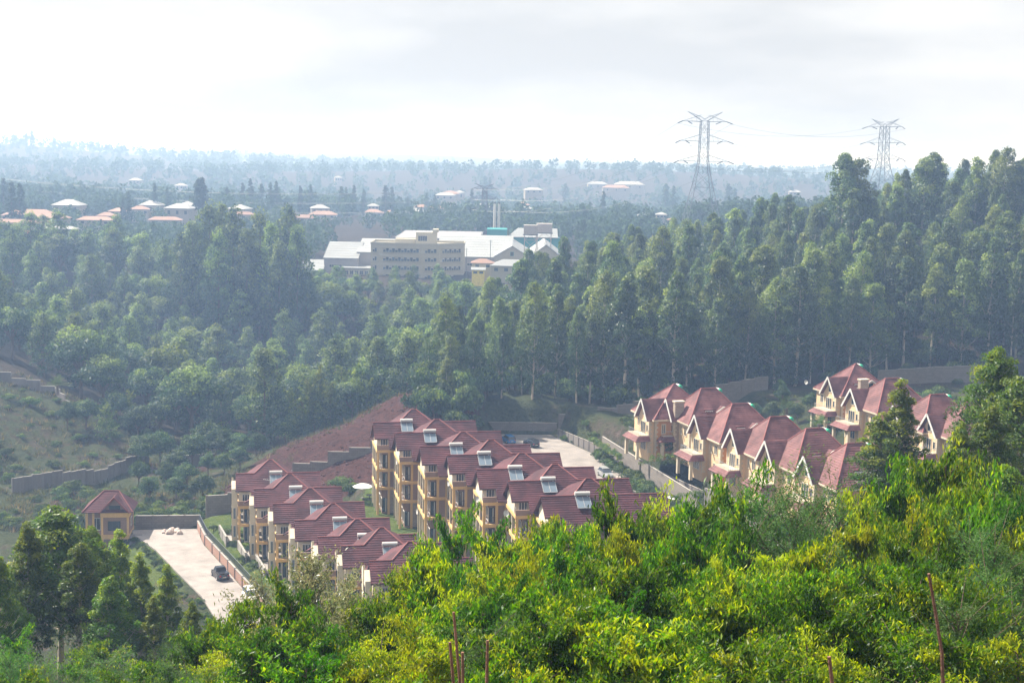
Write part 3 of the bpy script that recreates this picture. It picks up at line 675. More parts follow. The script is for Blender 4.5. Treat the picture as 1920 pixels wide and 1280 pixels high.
# ------------------------------------------------------------------ walls and fences
def wall_run(name, pts, h, label, cat, m, th=.22, seg=3.0, post=True, pm=None, zs=None, cap=True, sink=1.6, group=None, step=True):
    """boundary wall of panels between pillars along the ground; every panel and pillar is a part"""
    o = empty(name, (0, 0, 0), 0, label, cat, group)
    for i in range(len(pts) - 1):
        a, b = Vector(pts[i][:2]), Vector(pts[i + 1][:2]); L = (b - a).length; n = max(1, round(L / seg)); d = (b - a) / n; ang = math.atan2(d.y, d.x)
        for k in range(n):
            p = a + d * k; c = p + d * .5
            if zs: z = zs[i] + (zs[i + 1] - zs[i]) * (k + .5) / n
            else: z = max(gz(p.x, p.y), gz(c.x, c.y))
            w = box(0, d.length - .02, -th / 2, th / 2, -sink, h).build('panel', m, o, (p.x, p.y, z), ang)
            if cap: box(-.0, d.length, -th / 2 - .05, th / 2 + .05, h + .002, h + .09).build('coping', M['concl'], w)
            if post: box(-.17, .17, -.17, .17, -sink, h + .12).build('pillar', pm or m, o, (p.x, p.y, z), ang)
    return o
wall_run('boundary_wall', [(-62, 231.3), (-51.6, 232.6)], 1.9, 'grey block wall closing the far end of the parking court', 'wall', M['block'], seg=2.6, zs=[0, 0])
wall_run('boundary_wall', [(-51.4, 236.5), (-44.5, 239)], 2.9, 'tall grey block wall left of the lower townhouse row', 'wall', M['block'], seg=3.6, zs=[1.2, 1.8])
wall_run('boundary_wall', [(-44, 262.5), (-34, 262), (-22, 262.5), (-14, 263)], 1.7, 'low block wall at the foot of the red earth bank', 'wall', M['block'], seg=3.5)
wall_run('boundary_wall', [(-5, 292), (9.8, 292)], 2.2, 'grey block wall behind the blue and black cars', 'wall', M['block'], seg=4.8, zs=[5.3, 5.4])
wall_run('boundary_wall', [(10.2, 292), (22, 289), (36, 296)], 2.4, 'stepped block wall climbing from the parking towards the villas', 'wall', M['block'], seg=4.0, zs=[6.6, 9.5, 11.6])
wall_run('boundary_wall', [(44, 303), (57, 312)], 3.0, 'block wall between the forest and the upper villa row', 'wall', M['block'], seg=4.0, zs=[11.4, 12.4])
wall_run('boundary_wall', [(84, 322), (98, 327), (118, 330)], 3.0, 'block wall behind the right end of the upper villas', 'wall', M['block'], seg=4.5, zs=[12.6, 13, 13.6])
wall_run('boundary_wall', [(10.0, 289), (22.3, 261.6), (38.8, 221.6)], 1.3, 'grey panel wall along the right side of the sloping road', 'wall', M['conc'], th=.15, seg=2.4, zs=[5.6, 5.8, 5.8], sink=2.2)
wall_run('retaining_wall', [(18.0, 271.5), (30.5, 223.5)], 1.0, 'low garden retaining wall under the lower villas', 'wall', M['block'], seg=3.2, zs=[8.0, 8.2], sink=2, post=False)
wall_run('retaining_wall', [(32, 226), (40, 214)], 1.2, 'pale retaining wall beside the small lawn above the road', 'wall', M['concl'], seg=3, zs=[8.6, 8.8], sink=4)
wall_run('hillside_wall', [(-93.5, 262), (-86, 268), (-80, 278), (-75, 290)], 2.7, 'long grey panel wall crossing the left hillside', 'wall', M['conc'], th=.16, seg=1.9, pm=M['conc'])
wall_run('hillside_wall', [(-72, 296), (-63, 298)], 2.2, 'short grey wall among bushes below the red cutting', 'wall', M['conc'], seg=2.5)
wall_run('hillside_wall', [(-121, 321), (-104, 320), (-98, 312)], 1.5, 'old grey wall high on the left hillside', 'wall', M['conc'], seg=3.2)
gp = [(-51.7, 230.8), (-48.4, 221.5), (-42.0, 208), (-34.6, 192), (-27.8, 177)]
wall_run('garden_wall', gp, 1.15, 'low red brick wall between the parking court and the gardens', 'wall', M['brick'], seg=4.4, zs=[.3] * 5, sink=.8, pm=M['dark'])
def mesh_fence(pts, z, h, label):
    o = empty('mesh_fence', (0, 0, 0), 0, label, 'fence')
    for i in range(len(pts) - 1):
        a, b = Vector((*pts[i], z)), Vector((*pts[i + 1], z)); L = (b - a).length; n = max(1, round(L / 2.4))
        for k in range(n):
            p, q = a + (b - a) * (k / n), a + (b - a) * ((k + 1) / n); w = MB()
            for j in range(13): c = p + (q - p) * (j / 12); w.bar(c, c + V(0, 0, h), .03)
            w.bar(p + V(0, 0, h), q + V(0, 0, h), .06); w.bar(p + V(0, 0, .1), q + V(0, 0, .1), .05); w.build('fence_panel', M['green'] if False else M['steel'], o)
mesh_fence([(x + .25, y + .1) for x, y in gp], 1.55, 1.0, 'thin metal fence standing on the red brick garden wall')
# garden dividers, patios
for k, (px, py) in enumerate([(412, 985), (447, 1014), (481, 1041)]):
    p = at(px, py, 2.6); a = (p.x, p.y); q = V(p.x, p.y, 0) + rot(math.radians(20), 0, -7.0)
    w = wall_run('garden_divider', [a, (q.x, q.y)], 1.3, ['farthest', 'middle', 'nearest'][k] + ' pale garden wall beside the lower townhouses', 'wall', M['concl'], th=.2, seg=3.6, zs=[1.3, 1.3], sink=.8, group='garden dividers')
    pt = MB(); c = rot(math.radians(20), 1, 0); e = rot(math.radians(20), 0, -1)
    A = V(p.x, p.y, 1.3) + c * .2; pt.prism([A, A + c * 2.6, A + c * 2.6 + e * 5.5, A + e * 5.5], (0, 0, .14)); tag(pt.build('patio', M['concl']), kind='structure')

# ------------------------------------------------------------------ vehicles and small things
def car(paint, label, loc, rz, estate=True, pickup=False):
    o = empty('parked_car', loc, rz, label, 'car'); Lh, Wd = 2.15, .88
    def ring(x, zl, zh, w, w2):
        return [(x, -w, zl), (x, w, zl), (x, w, zl + (zh - zl) * .55), (x, w2, zh), (x, -w2, zh), (x, -w, zl + (zh - zl) * .55)]
    b = MB(); b.loft([ring(-Lh, .38, .80, .74, .66), ring(-Lh + .15, .28, .95, .84, .76), ring(-1.3, .25, 1.0, Wd, .82), ring(.6, .25, 1.0, Wd, .82), ring(1.0, .25, .97, Wd, .80), ring(Lh - .25, .28, .80, .84, .72), ring(Lh, .38, .62, .70, .60)])
    bo = b.build('body', paint, o, smooth=False)
    if pickup:
        c = [ring(-.5, .95, 1.0, .8, .78), ring(-.4, .95, 1.65, .8, .66), ring(.5, .95, 1.66, .8, .66), ring(1.15, .95, 1.0, .8, .76)]
    else:
        c = [ring(-Lh + .1, .94, .97, .78, .74), ring(-Lh + (.35 if estate else .7), .94, 1.5, .80, .62), ring(-.2, .94, 1.56, .80, .64), ring(.3, .94, 1.5, .80, .62), ring(1.15, .94, .99, .78, .74)]
    MB().loft(c).build('cabin', M['glass'], o)
    r = MB()
    xr = (-.42, .48) if pickup else (-Lh + (.3 if estate else .66), .34)
    r.box(xr[0], xr[1], -.63, .63, 1.5 if not pickup else 1.62, 1.60 if not pickup else 1.72); r.build('roof_panel', paint, o)
    if pickup: box(-Lh + .12, -.55, -.76, .76, .9, 1.18).build('load_bed', M['black'], o)
    for x in (-1.3, 1.35):
        for s in (-1, 1):
            w = MB().tube([(x, s * .72, .33), (x, s * .92, .33)], .33, 14).build('wheel', M['rubber'], o)
            MB().tube([(x, s * .90, .33), (x, s * .935, .33)], .20, 10).build('rim', M['rim'], w)
    for s in (-1, 1):
        box(Lh - .14, Lh - .02, s * .56 - .14, s * .56 + .14, .60, .74).build('headlight', M['lamp'], o)
        box(-Lh - .01, -Lh + .13, s * .60 - .12, s * .60 + .12, .72, .90).build('tail_light', M['tail'], o)
        box(.75, .95, s * .98 - .09, s * .98 + .09, .98, 1.12).build('mirror', paint, o)
    box(-Lh - .04, -Lh + .04, -.26, .26, .55, .68).build('number_plate', M['white'], o)
    return o
def cp(px, py, z): p = at(px, py, z); return (p.x, p.y, z)
car(M['blue'], 'bright blue hatchback parked against the block wall', cp(953, 829, 5.36), math.radians(112))
car(M['black'], 'black hatchback parked beside the blue car', cp(996, 836, 5.36), math.radians(118))
car(M['silver'], 'silver car parked by the roadside wall facing the viewer', cp(1135, 893, 5.36), math.radians(-72), False)
car(M['black'], 'dark pickup loaded with cut branches on the parking court', cp(413, 1082, .03), math.radians(118), pickup=True)
car(M['carwhite'], 'white car half hidden by foliage at the near end of the court', cp(471, 1124, .03), math.radians(-65))
car(M['carwhite'], 'white car seen over the leaves beside the villa road', cp(1264, 952, 5.36), math.radians(-60))
def umbrella():
    p = at(680, 938, 4.4); o = empty('patio_umbrella', (p.x, p.y, gz(p.x, p.y)), 0, 'pale patio umbrella on the lawn between the two townhouse rows', 'umbrella')
    MB().tube([(0, 0, 0), (0, 0, 2.55)], .04, 8).build('pole', M['alu'], o)
    b = MB(); n = 8; R = 1.75
    rim = [(R * math.cos(2 * math.pi * k / n), R * math.sin(2 * math.pi * k / n), 2.05) for k in range(n)]; mid = [(x * .5, y * .5, 2.42) for x, y, z in rim]
    b.add([(0, 0, 2.62)] + mid + rim, [(0, 1 + k, 1 + (k + 1) % n) for k in range(n)] + [(1 + k, 1 + n + k, 1 + n + (k + 1) % n, 1 + (k + 1) % n) for k in range(n)])
    b.build('canopy', M['canvas'], o)
    r = MB()
    for k in range(n): r.bar((0, 0, 2.55), (rim[k][0], rim[k][1], 2.02), .025)
    r.build('ribs', M['alu'], o); MB().tube([(0, 0, 0), (0, 0, .12)], .35, 12).build('base', M['conc'], o)
    t = empty('garden_table', (p.x + 1.2, p.y - .4, gz(p.x + 1.2, p.y - .4)), 0, 'dark round garden table under the pale umbrella', 'table')
    MB().tube([(0, 0, .68), (0, 0, .74)], .6, 14).build('table_top', M['dark'], t); MB().tube([(0, 0, 0), (0, 0, .68)], .06, 8).build('leg', M['dark'], t)
umbrella()
def dish(loc, rz, label):
    o = empty('satellite_dish', loc, rz, label, 'satellite dish'); b = MB(); n = 14
    rings = [[(.12 * (r / .45) ** 2 - .0, r * math.cos(2 * math.pi * k / n), r * math.sin(2 * math.pi * k / n)) for k in range(n)] for r in (.04, .2, .34, .45)]
    b.loft(rings, False); b.build('reflector', M['white'], o); MB().bar((0, 0, -.3), (.5, 0, .02), .04).build('feed_arm', M['steel'], o)
    MB().tube([(-.02, 0, 0), (-.15, 0, -.1), (-.15, 0, -.7)], .04, 6).build('mast', M['steel'], o)
p = at(783, 958, 8.5); dish((p.x, p.y, 8.5), math.radians(200), 'white satellite dish on the third tall townhouse')
p = at(1512, 716, 19.2); dish((p.x, p.y, 19.2), math.radians(220), 'white satellite dish at the roof edge of the farthest upper villa')
p = at(1571, 861, 18.5); dish((p.x, p.y, 18.5), math.radians(200), 'white satellite dish beside a dormer of the lower villas')
p = at(1765, 777, 19.0); dish((p.x, p.y, 19.0), math.radians(200), 'white satellite dish on the third upper villa')
for k, (px, py, z, who) in enumerate([(745, 865, 15.6, 'second'), (842, 905, 15.6, 'fourth'), (897, 935, 15.6, 'fifth'), (950, 962, 15.6, 'sixth')]):
    p = at(px, py, z); dish((p.x, p.y, z), math.radians(195 + 12 * k), f'white satellite dish on the balcony of the {who} tall townhouse')
def antenna():
    p = at(504, 905, 10.8); o = empty('tv_antenna', (p.x, p.y, 10.0), 0, 'thin television antenna over the second lower townhouse roof', 'antenna')
    MB().tube([(0, 0, 0), (0, 0, 3.2)], .035, 6).build('mast', M['steel'], o); b = MB(); b.bar((-.9, 0, 1.4), (.7, 0, 1.2), .05)
    for k in range(6): b.bar((-.8 + k * .28, -.4, 1.38 - k * .035), (-.8 + k * .28, .4, 1.38 - k * .035), .03)
    b.build('elements', M['alu'], o)
antenna()
def awn():
    p = at(1757, 827, 15.6); o = empty('awning', (p.x, p.y, 0), TV, 'cream awning on the front of the nearest upper villa', 'awning')
    b = MB(); b.prism([(-2.6, -2.2, 15.2), (0, -2.2, 15.9), (0, 2.2, 15.9), (-2.6, 2.2, 15.2)], (0, 0, .08)); b.build('canopy', M['awning'], o)
    for y in (-2.0, 2.0): MB().bar((-2.4, y, 12.2), (-2.4, y, 15.25), .1).build('post', M['trim'], o)
awn()
def rocks(px, py, z, n, r, label, seed):
    rng = random.Random(seed); c = at(px, py, z); o = empty('rubble_heap', (c.x, c.y, z), 0, label, 'rubble')
    for k in range(n):
        b = MB(); a = rng.uniform(.4, 1) * r * .45; x, y = rng.uniform(-r, r), rng.uniform(-r * .6, r * .6)
        rings = []
        for zz, s in ((-.2, .7), (.15, 1), (.5, .85), (.8, .4)):
            rings.append([(x + a * s * math.cos(k2) * rng.uniform(.8, 1.2), y + a * s * math.sin(k2) * rng.uniform(.8, 1.2), zz * a * 1.2) for k2 in np.arange(6) * math.pi / 3])
        b.loft(rings); b.build('stone', M['rock'], o)
rocks(1160, 897, 5.36, 9, 1.3, 'heap of pinkish stones in front of the silver car', 3)
rocks(322, 998, .03, 12, 1.6, 'pile of pale rubble at the far end of the court', 4)
rocks(385, 1004, .03, 6, .9, 'few loose stones by the corner of the brick garden wall', 6)

# ------------------------------------------------------------------ pylons and wires
def pylon(loc, rz, H, label, t=.26):
    o = empty('electricity_pylon', loc, rz, label, 'pylon')
    # body widths by relative height
    prof = [(0, 7.6), (.16, 6.0), (.32, 4.3), (.46, 2.9), (.56, 2.2), (.68, 2.05), (.82, 1.95), (.93, 1.8)]
    b = MB(); lev = [(h * H, w) for h, w in prof]
    def cs(z, w): return [V(w, w, z), V(-w, w, z), V(-w, -w, z), V(w, -w, z)]
    def hw(z):
        for (z0, w0), (z1, w1) in zip(lev, lev[1:]):
            if z <= z1 + 1e-6: return w0 + (w1 - w0) * (z - z0) / (z1 - z0)
        return lev[-1][1]
    for (z0, w0), (z1, w1) in zip(lev, lev[1:]):
        A, B = cs(z0, w0), cs(z1, w1); n = 1 if z1 - z0 > 5 else 1
        for k in range(4):
            b.bar(A[k], B[k], t); b.bar(A[k], B[(k + 1) % 4], t * .5); b.bar(A[(k + 1) % 4], B[k], t * .5); b.bar(B[k], B[(k + 1) % 4], t * .5)
            m0 = (A[k] + A[(k + 1) % 4]) / 2; b.bar(m0, (A[k] + B[k]) / 2, t * .4)
    tag(b.build('lattice_tower', M['steel'], o), kind='stuff')
    tips = []
    for z, ln in ((.56 * H, 11.5), (.745 * H, 11.0), (.925 * H, 10.2)):
        w = hw(z)
        for s in (-1, 1):
            a = MB(); tip = V(s * ln, 0, z + .2)
            for y in (-w, w): a.bar((s * w, y, z), tip, t * .8); a.bar((s * w, y, z + 3.0), tip, t * .45)
            for k in range(1, 4):
                f = k / 4; a.bar(V(s * w, -w, z).lerp(tip, f), V(s * w, w, z + 3.0).lerp(tip, f), t * .35); a.bar(V(s * w, -w, z).lerp(tip, f), V(s * w, w, z).lerp(tip, f), t * .35)
            a.build('cross_arm', M['steel'], o)
            for dx, dy in ((s * 2.6, -1.6), (-s * 2.2, 1.6)):
                q = tip + V(0, 0, 0) if dx * s > 0 else tip + V(-s * 2.4, 0, -.1)
                MB().tube([q, q + V(dx, dy, -1.1)], .24, 6).build('insulator', M['insul'], o)
            tips.append(V(s * (ln + 2.4), 0, z - .9))
    for s in (-1, 1):
        a = MB(); z = .93 * H; tip = V(s * 8.2, 0, H + .8)
        for y in (-1.3, 1.3): a.bar((s * 1.0, y, z), tip, t * .7); a.bar((s * 1.6, y, z + 1.8), tip, t * .4); a.bar((-s * .4, y, z + .6), (s * 1.6, y, z + 1.8), t * .5)
        for k in range(1, 5):
            f = k / 5; a.bar(V(s * 1.0, -1.3, z).lerp(tip, f), V(s * 1.6, 1.3, z + 1.8).lerp(tip, f), t * .35)
        a.build('earth_wire_peak', M['steel'], o)
    return o, tips
def pylon_at(px, top, Y, H, label, rz, t=.26, k=1.0):
    p = aty(px, top, Y); b = V(p.x, p.y, p.z - H * k); o, tips = pylon(b, rz, H, label, t); o.scale = (k, k, k); R = Matrix.Rotation(rz, 3, 'Z')
    return [b + R @ (q * k) for q in tips]
P1 = pylon_at(1322, 213, 667, 50, 'large steel lattice pylon above the forest ridge left of the tall trees', math.radians(4))
P2 = pylon_at(1660, 226, 760, 46, 'smaller lattice pylon rising behind the right-hand treetops', math.radians(-46))
P3 = pylon_at(909, 346, 760, 48, 'hazy small pylon behind the factory roofs', math.radians(10), .75, .6)
def wire(a, b, sag, label):
    pts = [a.lerp(b, k / 24) - V(0, 0, sag * 4 * (k / 24) * (1 - k / 24)) for k in range(25)]
    o = MB().tube(pts, .05, 4).build('power_line', M['insul']); tag(o, label, 'power line', 'power lines')
for k, (a, b) in enumerate(zip(P1, P2)): wire(a, b, 5, 'thin power line strung between the two large pylons')
for k, a in enumerate(P3): wire(a, V(-420, 900, a.z + 8), 10, 'thin power line running left from the distant pylon')
for k, (a, b) in enumerate(zip(P3, P1)): wire(a, b, 9, 'thin power line between the distant pylon and the large pylon')

# ------------------------------------------------------------------ factory beyond the valley
FY = 548.0
def fpt(px, py, Y): return aty(px, py, Y)
def shed(name, label, pl, pr, Y0, Y1, zb, ze, zr, wallm, roofm, axis='x', rz=0, ridge=.5, cat='factory'):
    """gabled shed between two pixel columns, ridge along x (axis x) or along y"""
    x0, x1 = fpt(pl, 480, Y0).x, fpt(pr, 480, Y0).x
    o = empty(name, (x0, Y0, zb), rz, label, cat); Lx, Ly = x1 - x0, Y1 - Y0; h = ze - zb; r_ = zr - zb
    box(.3, Lx - .3, .3, Ly - .3, -6, h).build('wall', wallm, o)
    r = MB(); g = MB(); st = 3.0
    if axis == 'x':
        m = Ly * ridge
        r.courses([(0, 0, h), (Lx, 0, h), (Lx, m, r_), (0, m, r_)], st, .05, .25); r.courses([(0, Ly, h), (Lx, Ly, h), (Lx, m, r_), (0, m, r_)], st, .05, .25)
        for x in (.3, Lx - .5): MB().prism([(x, .3, h), (x, Ly - .3, h), (x, m, r_ - .35)], (.2, 0, 0)).build('gable_wall', wallm, o)
    else:
        m = Lx * ridge
        r.courses([(0, 0, h), (0, Ly, h), (m, Ly, r_), (m, 0, r_)], st, .05, .25); r.courses([(Lx, 0, h), (Lx, Ly, h), (m, Ly, r_), (m, 0, r_)], st, .05, .25)
        for y in (.3, Ly - .5): MB().prism([(.3, y, h), (Lx - .3, y, h), (m, y, r_ - .35)], (0, .2, 0)).build('gable_wall', wallm, o)
    r.build('roof', roofm, o)
    return o, Lx, Ly, h
def zat(px, py, Y): return aty(px, py, Y).z
MR, FW = M['metalroof'], M['factwall']
zb0 = 15.5
o, lx, ly, h = shed('factory_shed', 'small white-roofed shed at the left end of the factory', 562, 606, 552, 570, 14.5, zat(580, 507, 552), zat(580, 486, 561), FW, MR, 'x')
o, lx, ly, h = shed('factory_hall', 'long pale-roofed hall with grey walls left of the office block', 606, 672, 556, 596, 15, zat(640, 484, 556), zat(640, 453, 576), FW, MR, 'x')
window(o, '-y', (lx * .35, .3, h * .5), 5, 1.2, mull=4)
o, lx, ly, h = shed('factory_hall', 'stepped pale-roofed hall immediately behind the left of the office block', 668, 760, 562, 606, 15, zat(700, 473, 562), zat(700, 447, 584), FW, MR, 'x')
o, lx, ly, h = shed('factory_hall', 'wide white-roofed hall behind the right of the office block', 818, 962, 570, 625, 15, zat(900, 482, 570), zat(900, 441, 597), FW, MR, 'x')
for k in range(4): window(o, '-y', (lx * (.45 + .13 * k), .3, h * .55), 3.0, 1.2, mull=2)
o, lx, ly, h = shed('factory_hall', 'white-roofed hall with pale gable facing the viewer', 925, 995, 556, 606, 15, zat(960, 482, 556), zat(960, 461, 556), M['office'], MR, 'y')
window(o, '-y', (lx * .5, .3, h + 1.2), 1.4, 1.6, M['teal'], mull=0); window(o, '-y', (lx * .3, .3, h * .6), 3, 1.2, mull=2); window(o, '-y', (lx * .7, .3, h * .6), 3, 1.2, mull=2)
o, lx, ly, h = shed('factory_hall', 'white-roofed gabled hall under the water tanks', 995, 1052, 560, 606, 15, zat(1020, 480, 560), zat(1020, 459, 560), M['office'], MR, 'y')
o, lx, ly, h = shed('factory_hall', 'farthest broad white roof behind the office tower', 740, 900, 610, 668, 15.5, zat(850, 447, 610), zat(850, 440, 640), FW, MR, 'x')
x0, x1 = fpt(913, 440, 640).x, fpt(1050, 440, 640).x
tl = empty('teal_shed', (x0, 640, 16), 0, 'teal sheet-metal shed behind the white halls', 'factory')
box(0, 9.0, 0, 14, -4, zat(930, 430, 640) - 16).build('wall', M['teal'], tl); box(9.003, x1 - x0, 2, 14, -4, zat(990, 446, 640) - 16).build('low_wall', M['teal'], tl)
r = MB(); z_ = zat(990, 445, 640) - 16; r.courses([(9.1, 1.0, z_), (32, 1.0, z_), (32, 15, z_ + 3.4), (14, 15, z_ + 3.4)], 3, .05, .2); r.build('roof', MR, tl)
def office():
    Y = FY; s = FPX / Y
    pl, pr = fpt(695, 520, Y), fpt(868, 520, Y); z0 = 14.8
    o = empty('office_block', (pl.x, Y, z0), math.radians(0), 'four-storey cream office block with ribbon windows in front of the factory', 'office building')
    Lx = pr.x - pl.x; H = zat(780, 459, Y) - z0; fh = 3.35; c = Lx * .56
    # plan: left wing, corner tower turned towards the viewer, right wing angled back
    plan = [(0, 0), (c, -1.6), (c + 6.5, -1.0), (Lx, 5.0), (Lx, 17), (0, 15)]
    MB().prism([(x, y, -5) for x, y in plan], (0, 0, H - .02 + 5)).build('wall', M['office'], o)
    pp = MB()
    for (x0, y0), (x1, y1) in zip(plan, plan[1:] + plan[:1]): pp.bar((x0, y0, H + .35), (x1, y1, H + .35), .35, .9)
    pp.build('parapet', M['office'], o)
    tw = box(c - 3, c + 5, 5, 11, H + .0, H + 4.6).build('roof_tower', M['office'], o); box(c + 3.5, c + 5.6, 4.7, 11.2, H + 4.603, H + 5.8).build('tower_cap', M['office'], tw)
    window(o, '-y', (c - .4, 5, H + 2.2), 3.6, 2.2, mull=3)
    box(c - 11, c - 3.2, 5, 11, H + .0, H + 1.9).build('roof_room', M['office'], o)
    def strip(a, b, u0, u1, z, n):      # ribbon window on a plan edge, each light a part
        a, b = Vector((*a, 0)), Vector((*b, 0)); d = (b - a); L = d.length; d.normalize(); nn = V(d.y, -d.x, 0); st = (u1 - u0) * L / n
        for k in range(n):
            p = a + d * (u0 * L + st * k) + nn * .02 + V(0, 0, z); w = MB(); q = p + d * (st - .18)
            w.add([p, q, q + V(0, 0, 1.35), p + V(0, 0, 1.35), p + nn * .04, q + nn * .04, q + nn * .04 + V(0, 0, 1.35), p + nn * .04 + V(0, 0, 1.35)], [(4, 5, 6, 7), (0, 1, 5, 4), (2, 3, 7, 6), (1, 2, 6, 5), (3, 0, 4, 7)])
            f = w.build('window', M['glass'], o)
            if k % 2 == 0: MB().add([p + nn * .05 + V(0, 0, .8), q + nn * .05 + V(0, 0, .8), q + nn * .05 + V(0, 0, 1.3), p + nn * .05 + V(0, 0, 1.3)], [(0, 1, 2, 3)]).build('blind', M['curtain'], f)
        m = MB(); m.bar(a + d * (u0 * L - .3) + nn * .2 + V(0, 0, z - .12), a + d * (u1 * L + .3) + nn * .2 + V(0, 0, z - .12), .4, .16); m.bar(a + d * (u0 * L - .3) + nn * .2 + V(0, 0, z + 1.5), a + d * (u1 * L + .3) + nn * .2 + V(0, 0, z + 1.5), .4, .16); m.build('ledge', M['office'], o)
    for k in range(4):
        z = H - 2.9 - k * fh
        strip(plan[0], plan[1], .24, .94, z, 12); strip(plan[0], plan[1], .04, .12, z, 2); strip(plan[1], plan[2], .15, .85, z, 4); strip(plan[2], plan[3], .12, .88, z, 8)
    lw = box(-11, -.03, 2, 12, -4, 3.0).build('entrance_wing', M['office'], o); box(-11.4, .0, 1.6, 12.4, 3.003, 3.3).build('wing_roof', MR, lw)
    for k in range(5): window(o, '-y', (-9.5 + k * 1.9, 2, 1.4), 1.4, 1.6, mull=1)
office()
def water_tank(px, top, Y, w, label):
    p = aty(px, top, Y); o = empty('water_tank', (p.x, p.y, p.z - 14), 0, label, 'water tank'); h = 3.6
    b = MB(); b.box(-w / 2, w / 2, -2, 2, 10.2, 10.2 + h); b.build('tank_body', M['tanksheet'], o)
    r = MB()
    for k in range(1, int(w / 1.2)): x = -w / 2 + k * 1.2; r.box(x - .04, x + .04, -2.06, -2.003, 10.25, 10.15 + h)
    for z in (11.4, 12.6): r.box(-w / 2, w / 2, -2.09, -2.062, z - .04, z + .04)
    r.build('panel_ribs', M['tanksheet'], o); box(-w / 2 - .3, w / 2 + .3, -2.3, 2.3, 9.9, 10.197).build('deck', M['steel'], o)
    for x in (-w / 2 + .4, w / 2 - .4):
        for y in (-1.6, 1.6): MB().bar((x, y, -14), (x, y, 9.9), .3).build('leg', M['tanksheet'], o)
    b = MB()
    for z in range(-8, 9, 4):
        b.bar((-w / 2 + .4, -1.6, z), (w / 2 - .4, -1.6, z + 4), .14); b.bar((w / 2 - .4, -1.6, z), (-w / 2 + .4, -1.6, z + 4), .14); b.bar((-w / 2 + .4, -1.6, z), (w / 2 - .4, -1.6, z), .14)
    b.build('bracing', M['tanksheet'], o)
water_tank(995, 421, 560, 5.4, 'left pale panelled water tank on tall legs above the factory')
water_tank(1021, 418, 566, 6.2, 'right, slightly higher water tank on tall legs above the factory')
for k, px in enumerate((928, 936)):
    p = aty(px, 380, 690); o = empty('chimney_stack', (p.x, p.y, 14), 0, ('left' if k == 0 else 'right') + ' of the two slender white factory stacks', 'chimney', 'factory stacks')
    MB().tube([(0, 0, 0), (0, 0, p.z - 14)], [.75, .6], 12).build('flue', M['white'], o); MB().tube([(0, 0, p.z - 14.5), (0, 0, p.z - 13.8)], .72, 12).build('rim', M['steel'], o)
for k, (px, tp, Y) in enumerate([(875, 465, 545), (920, 450, 566), (938, 455, 590)]):
    p = aty(px, tp, Y); o = empty('utility_pole', (p.x, p.y, gz(p.x, p.y)), 0, ['left', 'middle', 'right'][k] + ' thin utility pole in the factory yard', 'pole', 'factory yard poles')
    hh = p.z - o.location.z; MB().tube([(0, 0, 0), (0, 0, hh)], .12, 6).build('mast', M['steel'], o); MB().bar((-.8, 0, hh - .5), (.8, 0, hh - .5), .12).build('cross_arm', M['steel'], o)
def small_house(px, py, Y, w, d, h, rm, wm, label, name='town_house', rz=0, cat='house', group=None, hip=True, wins=2):
    p = aty(px, py, Y); z = gz(p.x, p.y); zt = p.z; o = empty(name, (p.x, p.y, zt - h), rz, label, cat, group)
    box(-w / 2, w / 2, -d / 2, d / 2, min(-3, z - zt + h - 1), h - .02).build('wall', wm, o); r = MB(); e = .5; rh = min(w, d) * .24
    if hip:
        k = d / 2 * .9; r.courses([(-w / 2 - e, -d / 2 - e, h), (w / 2 + e, -d / 2 - e, h), (w / 2 - k, 0, h + rh), (-w / 2 + k, 0, h + rh)], 9, .02); r.courses([(-w / 2 - e, d / 2 + e, h), (w / 2 + e, d / 2 + e, h), (w / 2 - k, 0, h + rh), (-w / 2 + k, 0, h + rh)], 9, .02)
        for s in (-1, 1): r.courses([(s * (w / 2 + e), -d / 2 - e, h), (s * (w / 2 + e), d / 2 + e, h), (s * (w / 2 - k), 0, h + rh)], 9, .02)
    else:
        r.courses([(-w / 2 - e, -d / 2 - e, h), (w / 2 + e, -d / 2 - e, h), (w / 2 + e, 0, h + rh), (-w / 2 - e, 0, h + rh)], 9, .02); r.courses([(-w / 2 - e, d / 2 + e, h), (w / 2 + e, d / 2 + e, h), (w / 2 + e, 0, h + rh), (-w / 2 - e, 0, h + rh)], 9, .02)
    r.build('roof', rm, o)
    for k in range(wins): 
        x = -w / 2 + w * (k + .5) / wins; box(x - .7, x + .7, -d / 2 - .04, -d / 2 - .003, h * .4, h * .75).build('window', M['glass'], o)
    return o
small_house(960, 497, 536, 15, 9, 3.4, MR, M['office'], 'low house on the slope right of the office block', 'small_house', math.radians(-4), wins=4)
small_house(905, 492, 538, 8, 6, 2.6, M['townorange'], M['office'], 'small orange-roofed hut beside the office block', 'small_house', 0)
small_house(897, 505, 530, 4.5, 3.5, 2.4, MR, mat('yellow_paint', (.72, .55, .12), .8), 'yellow hut below the factory', 'small_house', 0, hip=False)

